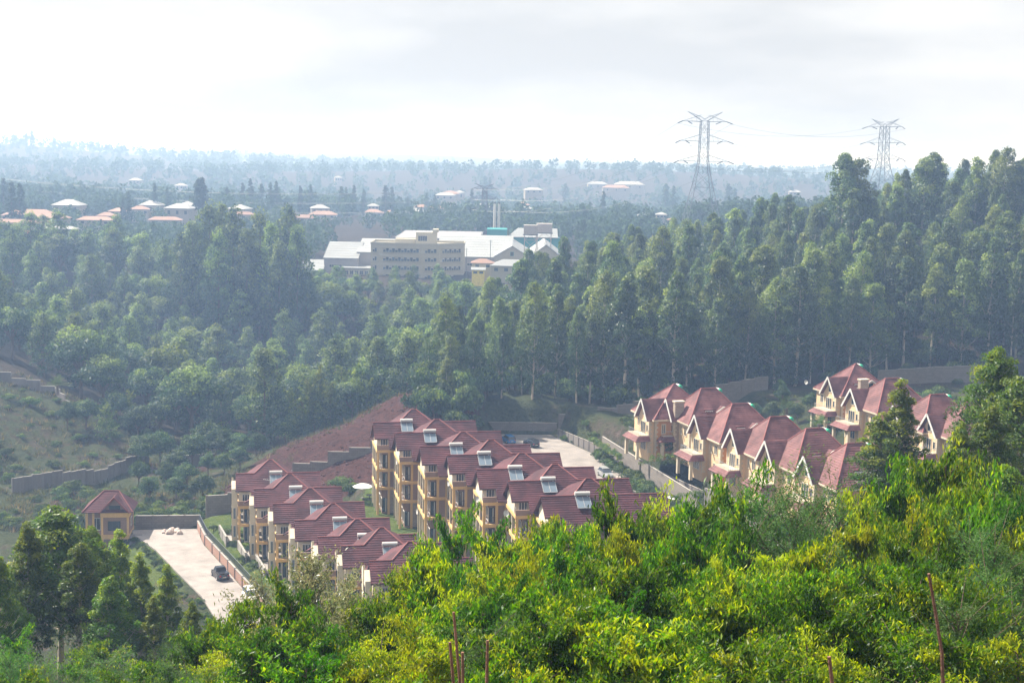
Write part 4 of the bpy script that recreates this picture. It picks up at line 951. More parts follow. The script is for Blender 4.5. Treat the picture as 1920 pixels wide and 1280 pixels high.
# far town
rng = random.Random(11)
TOWN = [(130, 384, 700, 26, 16, 6, 'townwhite'), (60, 402, 640, 40, 14, 4, 'townorange'), (20, 403, 660, 14, 10, 4, 'townorange'), (95, 408, 630, 30, 10, 3, 'townorange'), (40, 417, 600, 50, 8, 3, 'townorange'),
        (30, 440, 560, 30, 10, 3.5, 'townred'), (110, 428, 590, 30, 6, 2.5, 'townwhite'), (180, 412, 640, 30, 9, 4, 'townorange'), (285, 384, 760, 22, 14, 7, 'townwhite'), (262, 392, 740, 18, 10, 5, 'townorange'), (340, 390, 720, 26, 14, 7, 'townwhite'), (352, 384, 740, 14, 10, 9, 'townwhite'),
        (225, 396, 730, 18, 10, 4, 'townorange'), (310, 412, 690, 30, 9, 4, 'townorange'), (200, 404, 700, 16, 10, 4, 'townorange'), (450, 391, 720, 18, 12, 7, 'townwhite'), (455, 402, 700, 22, 8, 4, 'townorange'), (600, 390, 840, 20, 12, 5, 'townwhite'), (606, 402, 820, 30, 12, 4, 'townorange'),
        (700, 398, 900, 22, 12, 5, 'townorange'), (730, 400, 910, 18, 12, 5, 'townorange'), (780, 396, 930, 22, 12, 6, 'townwhite'), (790, 388, 960, 18, 10, 6, 'townorange'), (820, 390, 960, 20, 12, 5, 'townorange'), (845, 363, 1180, 26, 14, 9, 'townorange'), (835, 366, 1150, 30, 12, 6, 'townwhite'), (862, 361, 1200, 14, 10, 9, 'townwhite'),
        (900, 388, 1000, 40, 14, 5, 'townwhite'), (980, 384, 1030, 18, 12, 5, 'townorange'), (985, 392, 1000, 22, 12, 5, 'townwhite'), (1180, 346, 1500, 60, 20, 8, 'townwhite'), (1120, 345, 1550, 40, 16, 8, 'townwhite'), (1155, 352, 1400, 50, 16, 7, 'townorange'), (1210, 404, 900, 18, 12, 4, 'townwhite'), (1240, 402, 880, 12, 10, 4, 'townwhite'),
        (255, 338, 1300, 20, 12, 5, 'townwhite'), (340, 348, 1250, 20, 12, 5, 'townwhite'), (634, 333, 1500, 14, 10, 6, 'townwhite'), (1000, 356, 1250, 30, 12, 5, 'townwhite'), (700, 386, 960, 14, 10, 4, 'townwhite'), (570, 408, 800, 22, 10, 4, 'townorange'), (1260, 412, 800, 10, 8, 4, 'townorange'), (1490, 360, 1300, 20, 12, 5, 'townwhite')]
WORD = {'townwhite': 'pale-roofed', 'townorange': 'orange-roofed', 'townred': 'red-roofed'}
for k, (px, py, Y, w, d, h, rm) in enumerate(TOWN):
    w *= .52; d *= .7; h *= .7
    side = 'at the far left edge' if px < 150 else 'left of the tall dark trees' if px < 400 else 'just right of the tall dark trees' if px < 640 else 'above the factory roofs' if px < 900 else 'right of the factory stacks' if px < 1100 else 'on the hazy plain near the large pylon'
    size = 'long' if w >= 28 else 'mid-sized' if w >= 18 else 'small'
    small_house(px, py, Y, w, d, h, M[rm], M['townwall'], f'{size} {WORD[rm]} building in the hazy town {side}', rz=rng.uniform(-.25, .25), group=f'town buildings {side}', cat='building', wins=3)

# ------------------------------------------------------------------ vegetation
def unit(v): return v / (np.linalg.norm(v, axis=-1, keepdims=True) + 1e-9)
def leaf_verts(rg, c, out, L, Wd, droop, twist=.42):
    """diamond leaves: centres c, outward directions, length, width, downward bias of the long axis"""
    n = len(c); a = unit(rg.normal(size=(n, 3)) + np.array([0, 0, -droop])); nn = unit(out + rg.normal(size=(n, 3)) * twist)
    b = unit(np.cross(a, nn)); l = (L * rg.uniform(.7, 1.25, n))[:, None]; w = (Wd * rg.uniform(.7, 1.25, n))[:, None]
    k = np.cross(a, b) * l * .08
    return np.stack([c - a * l * .5, c + b * w * .5 - k - a * l * .08, c + a * l * .5, c - b * w * .5 - k - a * l * .08], 1).reshape(-1, 3)
def clump(rg, c, r, n, tint):
    d = unit(rg.normal(size=(n, 3))); d[:, 2] = np.where(d[:, 2] < -.35, -d[:, 2], d[:, 2])
    p = np.array(c) + d * np.array(r) * (rg.uniform(.2, 1, n) ** .4)[:, None]
    return p, d, np.clip(rg.normal(tint, .11, n), 0, 1)
def leaf_mesh(name, rg, parts, L, Wd, droop, m, axis=None):
    c = np.concatenate([p[0] for p in parts]); o = np.concatenate([p[1] for p in parts]); t = np.concatenate([p[2] for p in parts])
    if axis is not None:                  # leaves turn outwards from the crown as well as from their spray
        d = c - np.array([0, 0, axis]); d[:, 2] *= .55; o = o * .7 + unit(d)
    v = leaf_verts(rg, c, o, L, Wd, droop); q = np.arange(len(c) * 4).reshape(-1, 4)
    return np_mesh(name, v, q, m, t)

def eucalyptus(seed, H, start, Wr, nc, per, L, Wd, m, young=.3, round_=.0, droop=.9, bark=None, cs=1.0):
    rg = np.random.default_rng(seed); tk = MB(); bend = rg.normal(0, .25, 2)
    def axis(t): return np.array([bend[0] * math.sin(t * 3) * 1.2, bend[1] * math.sin(t * 2.4) * 1.2, t * H])
    r0 = H * .0095 + .06
    tk.tube([axis(t) for t in np.linspace(-.04, .95, 10)], [r0 * (1 - .85 * max(t, 0)) for t in np.linspace(-.04, .95, 10)], 7)
    parts = []; g = rg.uniform(0, 6)
    for i in range(nc):
        s = (i + rg.uniform(.1, .9)) / nc; s = s ** .85
        prof = ((1 - s) ** (.66 - .12 * round_)) * (min(1, (s + .14) / (.42 + .12 * round_)) ** .8)
        g += 2.4 + rg.normal(0, .35); rad = Wr * prof * rg.uniform(.30, 1.18)
        t = start + (1 - start) * s; base = axis(min(t, .97)); c = base + np.array([math.cos(g) * rad, math.sin(g) * rad, rg.normal(0, .35)])
        cr_ = cs * Wr * rg.uniform(.24, .48) * (.55 + .45 * prof)
        parts.append(clump(rg, c, (cr_, cr_, cr_ * rg.uniform(.9, 1.5)), int(per * rg.uniform(.7, 1.3) * (.5 + .5 * prof)), np.clip(rg.normal(.30 + young * s * .9, .14), .02, .98)))  # tint rises with height: new growth plus light painted on the crown top
        if rad > .4:
            q = axis(max(start * .8, t - rad / H * .9)); tk.tube([q, (q + c) / 2 + np.array([0, 0, -.15 * rad]), c], [r0 * .3 * (1 - t * .6), r0 * .2 * (1 - t * .6), .02], 5, False)
    # a few sprays on the bare stem
    for k in range(int(10 + 8 * rg.random())):
        t = rg.uniform(.05, start); b = axis(t); g = rg.uniform(0, 6.3); d = Wr * rg.uniform(.12, .4); c = b + np.array([math.cos(g) * d, math.sin(g) * d, 0])
        parts.append(clump(rg, c, (Wr * .2, Wr * .2, Wr * .3), int(per * .3), .25))
    me = leaf_mesh('crown', rg, parts, L, Wd, droop, m, H * (start + .25 * (1 - start)))
    return me, tk.mesh('trunk', bark or M['bark'])
def broadleaf(seed, H, Wr, nc, per, L, Wd, m, base=.22, young=.25, bark=None):
    rg = np.random.default_rng(seed); tk = MB(); parts = []
    tk.tube([(0, 0, -.5), (0.1, 0, H * .3), (-.1, .15, H * .55)], [H * .018 + .05, H * .014 + .04, H * .006], 7)
    for i in range(nc):
        u = rg.normal(size=3); u /= np.linalg.norm(u); u[2] = abs(u[2]) * 1.15 - .3; f = rg.uniform(.35, .85)
        lob = 1 + .22 * math.sin(3 * math.atan2(u[1], u[0]) + seed)
        c = np.array([u[0] * Wr * f * lob, u[1] * Wr * f * lob, H * (base + .38) + u[2] * H * (.42) * f]); cr_ = Wr * rg.uniform(.24, .40)
        parts.append(clump(rg, c, (cr_, cr_, cr_ * .85), per, np.clip(rg.normal(.28 + young * max(u[2], 0), .13), .02, .95)))  # upward clumps brighter: fresh leaves and top light put into the tint
        if i % 3 == 0: tk.tube([(0, 0, H * .3), (c * .5 + np.array([0, 0, H * .2])), c], [H * .007 + .02, H * .005 + .01, .02], 5, False)
    return leaf_mesh('crown', rg, parts, L, Wd, .35, m, H * .45), tk.mesh('trunk', bark or M['bark2'])
def sapling(seed, H, Wr, nb, per, L, Wd, m, young=.35, droop=2.8, bark=None, fine=False):
    """young tree of ascending whippy branches hung with leaves"""
    rg = np.random.default_rng(seed); tk = MB(); parts = []
    bend = rg.normal(0, .18, 2)
    def ax(t): return np.array([bend[0] * t * t * H * .3, bend[1] * t * t * H * .3, t * H])
    tk.tube([ax(t) for t in np.linspace(-.05, 1, 9)], [.055 * (1 - .9 * max(t, 0)) + .006 for t in np.linspace(-.05, 1, 9)], 6)
    for i in range(nb):
        s = (i + rg.random()) / nb; t = .10 + .88 * s; g = i * 2.4 + rg.normal(0, .4); ln = Wr * (1.15 - .80 * s) * rg.uniform(.4, 1.35)
        p0 = ax(t); d = np.array([math.cos(g), math.sin(g), 0]); up = rg.uniform(.3, 1.25) * (1 + .8 * s)
        pts = [p0 + d * ln * k + np.array([0, 0, 1]) * ln * (up * k - .45 * k * k * (1 - s * .6)) for k in (0, .33, .66, 1)]
        tk.tube(pts, [.018, .014, .009, .004], 4, False)
        n = int(per * rg.uniform(.6, 1.3) * (.5 + .5 * ln / Wr)); u = rg.uniform(.12, 1.05, n) ** .8
        P = np.array(pts); k = np.clip(u * 3, 0, 2.999); j = k.astype(int); f = (k - j)[:, None]; c = P[j] * (1 - f) + P[np.minimum(j + 1, 3)] * f
        c = c + rg.normal(size=(n, 3)) * np.array([.11, .11, .13]) * (.6 + .5 * ln); c[:, 2] -= L * .4
        tb = np.clip(rg.normal(.22 + young * (.2 + .8 * s) , .15), .02, .95)  # brighter up the stem: young shoots, and backlit tops put into the colour
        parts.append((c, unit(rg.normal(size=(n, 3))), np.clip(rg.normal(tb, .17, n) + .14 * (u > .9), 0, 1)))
    return leaf_mesh('crown', rg, parts, L, Wd, droop, m), tk.mesh('trunk', bark or M['bark2'])

def plant(name, mesh, loc, sc, rz, label, cat, group, lean=0):
    o = empty(name, loc, rz, label, cat, group); o.scale = sc if hasattr(sc, '__len__') else (sc, sc, sc)
    link('crown', mesh[0], o); link('trunk', mesh[1], o); return o

EUC = [eucalyptus(100 + i, 26, [.34, .26, .42, .30, .22, .38, .28, .32][i], [4.6, 5.6, 3.7, 4.3, 5.9, 3.9, 5.0, 4.2][i], [52, 60, 44, 48, 64, 44, 54, 50][i], 190, .50, .27, M['leafE'], [.3, .5, .25, .35, .45, .2, .3, .55][i]) for i in range(8)]
VAL = [broadleaf(200 + i, 17, 5.2, 46, 110, .50, .34, M['leafV'], .14, .45) for i in range(4)] + [eucalyptus(220 + i, 20, .16, 4.6, 60, 105, .50, .30, M['leafV'], [.3, .5, .4, .6][i], .1, .4, M['bark2']) for i in range(4)]
rg = np.random.default_rng(5); rnd = random.Random(5)

def project(x, y, z):
    d = V(x, y, z - ZC); k = d.dot(_f); return 960 + FPX * d.dot(CX) / k, 640 - FPX * d.dot(CY) / k
def scatter(poly, spacing, cap, seed, ok=lambda x, y: True, jitter=.9):
    r = random.Random(seed); P = np.array(poly); x0, y0 = P.min(0); x1, y1 = P.max(0); pts = []; grid = {}
    n = int((x1 - x0) * (y1 - y0) / spacing ** 2 * 9); c = spacing
    X = np.array([r.uniform(x0, x1) for _ in range(n)]); Y = np.array([r.uniform(y0, y1) for _ in range(n)]); ins = poly_sd(poly, X, Y) < 0
    for x, y, i in zip(X, Y, ins):
        if not i or not ok(x, y): continue
        k = (int(x // c), int(y // c))
        if any((x - a) ** 2 + (y - b) ** 2 < spacing ** 2 for dx in (-1, 0, 1) for dy in (-1, 0, 1) for a, b in grid.get((k[0] + dx, k[1] + dy), [])): continue
        grid.setdefault(k, []).append((x, y)); pts.append((x, y))
        if len(pts) >= cap: break
    return pts
def in_view(x, y, z, m=60):
    u, v = project(x, y, z); return -m < u < 1920 + m and v > -m

# --- eucalyptus wood on the ridge
front = [(-19, 304), (-15.5, 276), (-7, 266), (-6.2, 293.5), (12, 295), (24, 292.5), (38, 299), (46, 307), (58, 315), (84, 326), (98, 331), (120, 334), (150, 338), (155, 366), (100, 358), (50, 340), (20, 324), (-12, 322)]
back = [(-14, 322), (20, 324), (50, 340), (100, 358), (155, 366), (190, 380), (190, 470), (120, 480), (60, 470), (22, 440), (-6, 380)]
ridge_tops = [(1585, 292, 395), (1612, 305, 398), (1600, 350, 385), (1700, 318, 412), (1735, 300, 410), (1757, 288, 415), (1800, 318, 420), (1838, 300, 405), (1868, 285, 410), (1890, 283, 402), (1912, 300, 408), (1680, 350, 400), (1640, 380, 395),
              (1425, 372, 425), (1448, 384, 418), (1380, 395, 430), (1340, 402, 440), (1290, 415, 440), (1240, 422, 440), (1195, 425, 440), (1150, 440, 430), (1500, 390, 405), (1535, 392, 400), (1105, 455, 420), (1060, 470, 415), (1020, 478, 410), (970, 490, 405), (935, 520, 390), (1010, 545, 345), (985, 558, 338), (1045, 560, 335), (900, 590, 330), (850, 580, 322), (830, 600, 316), (800, 625, 312)]
n_e = 0
def euc(x, y, H, label, group, k=None):
    global n_e
    z = gz(x, y); m = EUC[n_e % 8 if k is None else k]; s = H / 26; w = s * rnd.uniform(.85, 1.25)
    plant('eucalyptus_tree', m, (x, y, z - .2), (w, w, s), rnd.uniform(0, 6.28), label, 'tree', group); n_e += 1
for px, py, Y in ridge_tops:
    p = aty(px, py, Y); H = min(38, max(15, p.z - gz(p.x, p.y)))
    euc(p.x, p.y, H, ('tall eucalyptus at the left corner of the wood by the red bank' if Y < 380 else 'tall skyline eucalyptus at the right end of the ridge' if px > 1820 else 'tall skyline eucalyptus just right of the smaller pylon' if px > 1670 else 'tall skyline eucalyptus in the clump left of the smaller pylon' if px > 1550 else 'skyline eucalyptus between the two large pylons' if px > 1360 else 'skyline eucalyptus on the low ridge left of the large pylon'), 'eucalyptus wood on the ridge')
for x, y in scatter(front, 5.8, 120, 21, lambda x, y: in_view(x, y, 20)):
    if y < 294 and x < -6 and x > -8: continue
    euc(x, y, rnd.uniform(19, 31) * (.66 if x < 0 else .8 if x < 9 else .9 if x < 25 else 1.0) * (.85 if y < 294 and x < -6 else 1), 'bare-stemmed eucalyptus in the front row ' + ('beside the red bank' if x < -2 else 'behind the parked blue and black cars' if x < 12 else 'behind the stepped wall left of the villas' if x < 30 else 'behind the lower villa row' if x < 56 else 'behind the farthest upper villa' if x < 78 else 'behind the middle upper villas' if x < 100 else 'above the wall at the right edge'), 'eucalyptus wood on the ridge')
for x, y in scatter(back, 8.6, 140, 22, lambda x, y: in_view(x, y, 40, 20)):
    euc(x, y, rnd.uniform(19, 27), 'eucalyptus crown in the closed canopy ' + ('at the left end of the ridge' if x < 22 else 'below the large pylon' if x < 62 else 'between the two pylons' if x < 100 else 'below the smaller pylon' if x < 125 else 'at the right end of the ridge') + (', lower slope' if y < 385 else ', upper slope'), 'eucalyptus wood on the ridge')

# --- mixed wood in the valley
valley = [(-172, 372), (-140, 338), (-112, 336), (-92, 322), (-70, 318), (-55, 312), (-40, 316), (-20, 318), (-10, 380), (-6, 440), (-22, 470), (-26, 522), (-70, 528), (-96, 524), (-120, 520), (-200, 530), (-210, 450)]
n_v = 0
def val(x, y, H, label, group, k=None, wf=1.0):
    global n_v
    k = rnd.choice([0, 2, 4, 5, 6, 7, 4, 6]) if k is None else k; m = VAL[k]; s = H / (17 if k < 4 else 20); w = s * rnd.uniform(.9, 1.2) * wf
    plant('valley_tree', m, (x, y, gz(x, y) - .3), (w, w, s), rnd.uniform(0, 6.28), label, 'tree', group); n_v += 1
for px, py, Y in [(338, 445, 450), (362, 418, 455), (390, 388, 462), (416, 371, 466), (438, 390, 458), (462, 432, 450), (486, 396, 458), (508, 418, 452), (541, 374, 462), (556, 425, 455), (410, 440, 444), (524, 450, 446)]:
    p = aty(px, py, Y); val(p.x, p.y, min(40, p.z - gz(p.x, p.y)), 'very tall dark tree in the ' + ('left half' if px < 450 else 'right half') + ' of the clump left of the factory', 'tall clump left of the factory', 4 + n_v % 4, .82)
for x, y in scatter(valley, 8.0, 265, 31, lambda x, y: in_view(x, y, 15, 40)):
    u, v = project(x, y, gz(x, y) + 14)
    H = rnd.choice([12, 14, 15, 16, 17, 18, 20, 22]) * rnd.uniform(.9, 1.08)
    if u > 545 and y > 400:
        H = min(H, aty(u, 494 + rnd.uniform(0, 24), y).z - gz(x, y))
        if H < 5: continue
    val(x, y, H, 'dark tree ' + ('at the left edge of the wooded valley' if u < 160 else 'above the left hillside scrub' if u < 340 else 'below the very tall clump' if u < 560 else 'in the middle of the wooded valley' if u < 700 else 'on the valley slope below the factory') + (', far side' if y > 455 else ', middle depth' if y > 385 else ', near side'), 'mixed wood in the valley', None, 1.2)
und = broadleaf(255, 4.5, 2.6, 26, 80, .40, .26, M['leafV'], -.02, .3), broadleaf(256, 4.0, 2.4, 26, 80, .40, .26, M['leafE'], -.02, .3)
for k, (x, y) in enumerate(scatter(front, 5.6, 90, 61, lambda x, y: in_view(x, y, 14))):
    s_ = rnd.uniform(.7, 1.5); plant('understorey_bush', und[k % 2], (x, y, gz(x, y) - .3), (s_, s_, s_ * rnd.uniform(.9, 1.4)), k, 'leafy bush between the bare stems ' + ('left of the villas' if x < 28 else 'behind the villas'), 'shrub', 'understorey of the eucalyptus wood')
for k, (x, y) in enumerate(scatter([(-20, 302), (-17, 274), (-8, 266), (-6.5, 292), (-2, 296), (-8, 304)], 3.0, 34, 62)):
    s_ = rnd.uniform(1.0, 1.7); plant('understorey_bush', und[k % 2], (x, y, gz(x, y) - .3), (s_, s_, s_ * rnd.uniform(1.0, 1.6)), k, 'dense bush on the shoulder between the red bank and the parking', 'shrub', 'bushes beside the parking')
# pale and dark trees between the valley and the lower row
DK = [broadleaf(260 + i, 12, 4.2, 50, 90, .42, .30, M['leafV'], .12, .3) for i in range(3)]
for px, py, Y in [(270, 800, 285), (300, 790, 290), (330, 830, 276), (360, 800, 285), (390, 770, 296), (420, 790, 292), (450, 800, 290), (480, 800, 292), (390, 850, 272), (420, 860, 268), (350, 880, 262), (310, 860, 266), (280, 880, 258), (260, 850, 270), (450, 850, 276), (330, 905, 255), (380, 910, 254), (535, 760, 312), (560, 770, 308), (720, 640, 325), (690, 660, 322), (745, 650, 330), (215, 720, 318), (300, 725, 318), (258, 745, 312), (160, 735, 305), (125, 740, 303)]:
    p = aty(px, py, Y); H = max(6, min(15, p.z - gz(p.x, p.y))); m = DK[n_v % 3]; n_v += 1; s = H / 12; w = s * rnd.uniform(.9, 1.3)
    plant('bushy_tree', m, (p.x, p.y, gz(p.x, p.y) - .3), (w, w, s), rnd.uniform(0, 6), ('dark bushy tree in the thicket ' + ('right behind the guard house' if py > 855 else 'close to the lower townhouses' if px > 380 else 'beside the hillside wall')) if py > 765 and px < 500 else 'rounded tree at the foot of the valley wood', 'tree', 'thicket at the valley foot')
YO = [sapling(280 + i, 9, 2.6, 40, 55, .45, .2, M['leafS'], .4, .5) for i in range(3)]
for px, py, Y in [(590, 700, 318), (610, 690, 320), (640, 675, 322), (655, 690, 320), (575, 720, 316), (620, 720, 316), (665, 720, 318), (690, 715, 316), (540, 735, 318), (725, 720, 312), (240, 735, 318), (200, 760, 300)]:
    p = aty(px, py, Y); H = max(5, min(14, p.z - gz(p.x, p.y))); n_v += 1
    plant('young_tree', YO[n_v % 3], (p.x, p.y, gz(p.x, p.y) - .2), H / 9, rnd.uniform(0, 6), 'light green young tree left of the red earth bank', 'tree', 'young trees by the red bank')

# --- shrubs: hillside, gardens, hedges
SHR = [broadleaf(300 + i, 2.0, 1.3, 22, 60, .22, .13, M['leafS'], -.05, .35) for i in range(4)]
n_s = 0
def shrub(x, y, s, label, group, z=None, name='shrub', m=None):
    global n_s
    n_s += 1; plant(name, m or SHR[n_s % 4], (x, y, (gz(x, y) if z is None else z) - .15), (s * rnd.uniform(.9, 1.3), s * rnd.uniform(.9, 1.3), s), rnd.uniform(0, 6), label, 'shrub', group)
hill = [(-108, 255), (-92, 262), (-76, 292), (-62, 310), (-92, 322), (-128, 318), (-135, 280)]
for x, y in scatter(hill, 4.2, 90, 41): shrub(x, y, rnd.choice([.5, .7, .9, 1.2, 1.6]), 'low scrubby bush on the dry left hillside', 'bushes on the left hillside')
below = [(-92, 238), (-60, 234), (-52, 238), (-52, 256), (-60, 268), (-78, 268), (-88, 258)]
for x, y in scatter(below, 3.4, 50, 42): shrub(x, y, rnd.choice([.7, 1.0, 1.4, 1.8]), 'bush behind the guard house below the hillside wall', 'bushes behind the guard house')
edge = [(-61.5, 226.4), (-56.3, 217.2), (-50.3, 205.6), (-44.4, 195), (-38, 180)]
for i in range(4):
    a, b = Vector(edge[i]), Vector(edge[i + 1]); n = int((b - a).length / 1.3)
    for k in range(n):
        p = a + (b - a) * (k / n); shrub(p.x + rnd.uniform(-.9, .3), p.y + rnd.uniform(-.4, .4), rnd.uniform(.28, .6), 'small green shrub along the left kerb of the parking court', 'shrubs along the court edge')
for i, (px, py, z, s) in enumerate([(425, 1000, 1.4, .8), (440, 1022, 1.4, .7), (462, 1030, 1.4, .9), (478, 1062, 1.4, .8), (505, 1050, 1.4, .7), (400, 990, 1.4, .6), (418, 1028, 1.4, .6), (455, 1050, 1.4, .7), (640, 925, 2.0, 1.5), (655, 940, 2.0, 1.3), (665, 925, 3.0, 1.0), (690, 950, 4.5, .6)]):
    p = at(px, py, z); shrub(p.x, p.y, s, 'garden bush in the lower-row gardens' if i < 8 else 'leafy bush on the lawn by the umbrella', 'garden bushes')
# bushes along the foot of the retaining wall
for k in range(26):
    p = V(17.2, 271, 0).lerp(V(29.6, 223.3, 0), (k + .5) / 26); shrub(p.x + rnd.uniform(-1.0, .2), p.y, rnd.uniform(1.0, 1.8), 'bush at the foot of the retaining wall above the road', 'bushes along the retaining wall')
# villa gardens
for i, (px, py, z, s) in enumerate([(1115, 822, 7, .9), (1130, 832, 7.5, 1.0), (1150, 842, 9, .8), (1100, 815, 7, .8), (1060, 815, 6.5, .8), (1080, 818, 6.5, .7), (1170, 870, 10.5, .7), (1190, 862, 10.5, .8), (1180, 878, 9.5, 1.0), (1210, 880, 9.5, 1.2), (1205, 858, 10.5, .8), (1245, 905, 8.5, .8), (1310, 905, 9, 1.3), (1335, 915, 9, 1.5), (1345, 925, 9, 1.1)]):
    p = at(px, py, z); shrub(p.x, p.y, s * 1.2, 'clipped green bush in the lower villa gardens', 'villa garden bushes')
def hedge(p0, p1, w, h, z, label, seed):
    r2 = np.random.default_rng(seed); p0, p1 = Vector(p0), Vector(p1); n = max(3, int((p1 - p0).length / .7)); parts = []
    for k in range(n * 4):
        q = p0.lerp(p1, r2.random()); parts.append(clump(r2, (q.x + r2.normal(0, w * .25), q.y + r2.normal(0, w * .25), z + r2.uniform(.2, 1) * h * .85), (.5, .5, .45), 70, np.clip(r2.normal(.5, .2), .1, 1)))
    o = link('hedge', leaf_mesh('hedge', r2, parts, .2, .12, .2, M['leafS'])); tag(o, label, 'hedge')
a, b = at(1208, 872, 10.2), at(1282, 862, 10.6); hedge((a.x, a.y), (b.x, b.y), 2.0, 2.4, 9.6, 'thick clipped hedge in front of the second lower villa', 1)
a, b = at(1240, 852, 11), at(1288, 838, 11.5); hedge((a.x, a.y), (b.x, b.y), 1.4, 2.2, 11, 'bright yellow-green hedge under the second lower villa balcony', 2)
a, b = at(1108, 828, 8), at(1165, 850, 9.5); hedge((a.x, a.y), (b.x, b.y), 1.0, 1.2, 8, 'low hedge along the road wall below the farthest villa', 3)
a, b = at(1275, 935, 8.5), at(1310, 938, 8.5); hedge((a.x, a.y), (b.x, b.y), 1.6, 1.8, 8.4, 'bright hedge at the corner of the small lawn', 4)
vill = [o.location.copy() for o in COL.objects if o.name.startswith('villa')]
def clear(x, y, r=7.2):
    return all((V(x, y, 0) - V(c.x, c.y, 0) - rot(TV, 5, 0)).length > r + 1.5 for c in vill)
for k, (x, y) in enumerate(scatter(VUP, 3.1, 60, 51, clear)): shrub(x, y, rnd.uniform(.7, 1.9), 'bush in the grounds of the upper villas', 'bushes around the upper villas')
for k, (x, y) in enumerate(scatter(VLOW, 3.0, 70, 52, clear)): shrub(x, y, rnd.uniform(.6, 1.5), 'bush in the grounds of the lower villas', 'bushes around the lower villas')
for k, (x, y) in enumerate(scatter([(46, 296), (57, 306), (62, 290), (58, 272), (48, 280)], 4.5, 9, 53)): n_v += 1; plant('garden_tree', DK[k % 3], (x, y, gz(x, y) - .2), rnd.uniform(.3, .5), k, 'small dark garden tree between the two villa rows', 'tree', 'garden trees between the villa rows')
def palm(px, py, z, s, label, seed):
    r2 = np.random.default_rng(seed); p = at(px, py, z); o = empty('fan_palm', (p.x, p.y, z), 0, label, 'palm'); o.scale = (s, s, s)
    MB().tube([(0, 0, -.5), (0, 0, 1.2)], [.28, .2], 8).build('trunk', M['bark2'], o); vs, ts = [], []
    for k in range(26):
        g = k * 2.4; el = r2.uniform(.1, 1.3); d = np.array([math.cos(g) * math.cos(el), math.sin(g) * math.cos(el), math.sin(el)]); ln = r2.uniform(1.8, 2.8)
        sd = np.array([-math.sin(g), math.cos(g), 0])
        for j in range(9):
            t = .2 + .8 * j / 8; c = np.array([0, 0, 1.2]) + d * ln * t + np.array([0, 0, -1]) * (ln * t) ** 2 * .10
            for s2 in (-1, 1):
                e = c + sd * s2 * .55 * (1.1 - t * .6) + d * .35 + np.array([0, 0, -.15]); w = d * .05
                vs += [c - w, c + w, e + w * .4, e - w * .4]; ts.append(r2.uniform(.2, .6))
    link('fronds', np_mesh('fronds', np.array(vs), np.arange(len(vs)).reshape(-1, 4), M['leafS'], np.array(ts)), o)
palm(1475, 778, 12, 1.2, 'feathery palm left of the farthest upper villa', 1); palm(1535, 808, 12, 1.1, 'yellowish palm below the farthest upper villa', 2); palm(108, 735, 8, 1.3, 'palm among trees at the top of the left hillside', 3)

def tufts(name, poly, n, hgt, label, seed, m, keep=None):
    r2 = np.random.default_rng(seed); P = np.array(poly); x = r2.uniform(P[:, 0].min(), P[:, 0].max(), n); y = r2.uniform(P[:, 1].min(), P[:, 1].max(), n)
    k = (poly_sd(poly, x, y) < 0) & (np.sin(x * .55 + 2 * np.sin(y * .3)) + np.sin(y * .8 + x * .2) + r2.normal(0, .6, n) > -.2); x, y = x[k], y[k]; z = height(x, y); B = 9; n = len(x)
    bx = np.repeat(np.stack([x, y, z], -1), B, 0); d = r2.normal(size=(n * B, 3)) * np.array([.45, .45, .1]); h = np.repeat(hgt * r2.uniform(.4, 1.3, n), B) * r2.uniform(.6, 1.1, n * B); bx = bx + d * np.array([.7, .7, 0])
    tip = bx + d * h[:, None] + np.array([0, 0, 1]) * h[:, None]; w = unit(np.cross(d + 1e-3, [0, 0, 1])) * (h * .13)[:, None]
    v = np.stack([bx - w, bx + w, tip + w * .25, tip - w * .25], 1).reshape(-1, 3)
    o = link(name, np_mesh(name, v, np.arange(len(v)).reshape(-1, 4), m, np.repeat(np.clip(r2.normal(.45, .25, n), 0, 1), B))); tag(o, label, 'grass', kind='stuff')
leafD = leaf_mat('dry_grass_blade', (.055, .075, .03), (.12, .13, .05), (.25, .20, .10), .3, .1, .8)
tufts('scrub_grass', [(-140, 250), (-92, 250), (-72, 288), (-58, 312), (-95, 330), (-145, 330)], 5200, .75, 'rough grass and weeds covering the left hillside', 81, leafD)
tufts('bank_weeds', [(-56, 248), (-56, 285), (-38, 309), (-14, 314), (-24, 296), (-44, 268), (-46, 246)], 1500, .7, 'ragged weeds along the edge of the red earth bank', 82, leafD)
tufts('verge_grass', [(-66, 228), (-56, 214), (-46, 192), (-40, 172), (-62, 172), (-76, 210)], 2600, .45, 'rough grass on the slope left of the parking court', 83, leafD)
tufts('yard_grass', [(-94, 235), (-62, 234), (-50, 240), (-50, 266), (-80, 272), (-92, 258)], 2000, .8, 'tall weeds behind the guard house', 84, leafD)
tufts('villa_grass', [(17, 274), (24, 286), (48, 300), (60, 312), (120, 330), (142, 262), (100, 200), (30, 222)], 3500, .4, 'rough grass around the villas', 85, leafD)
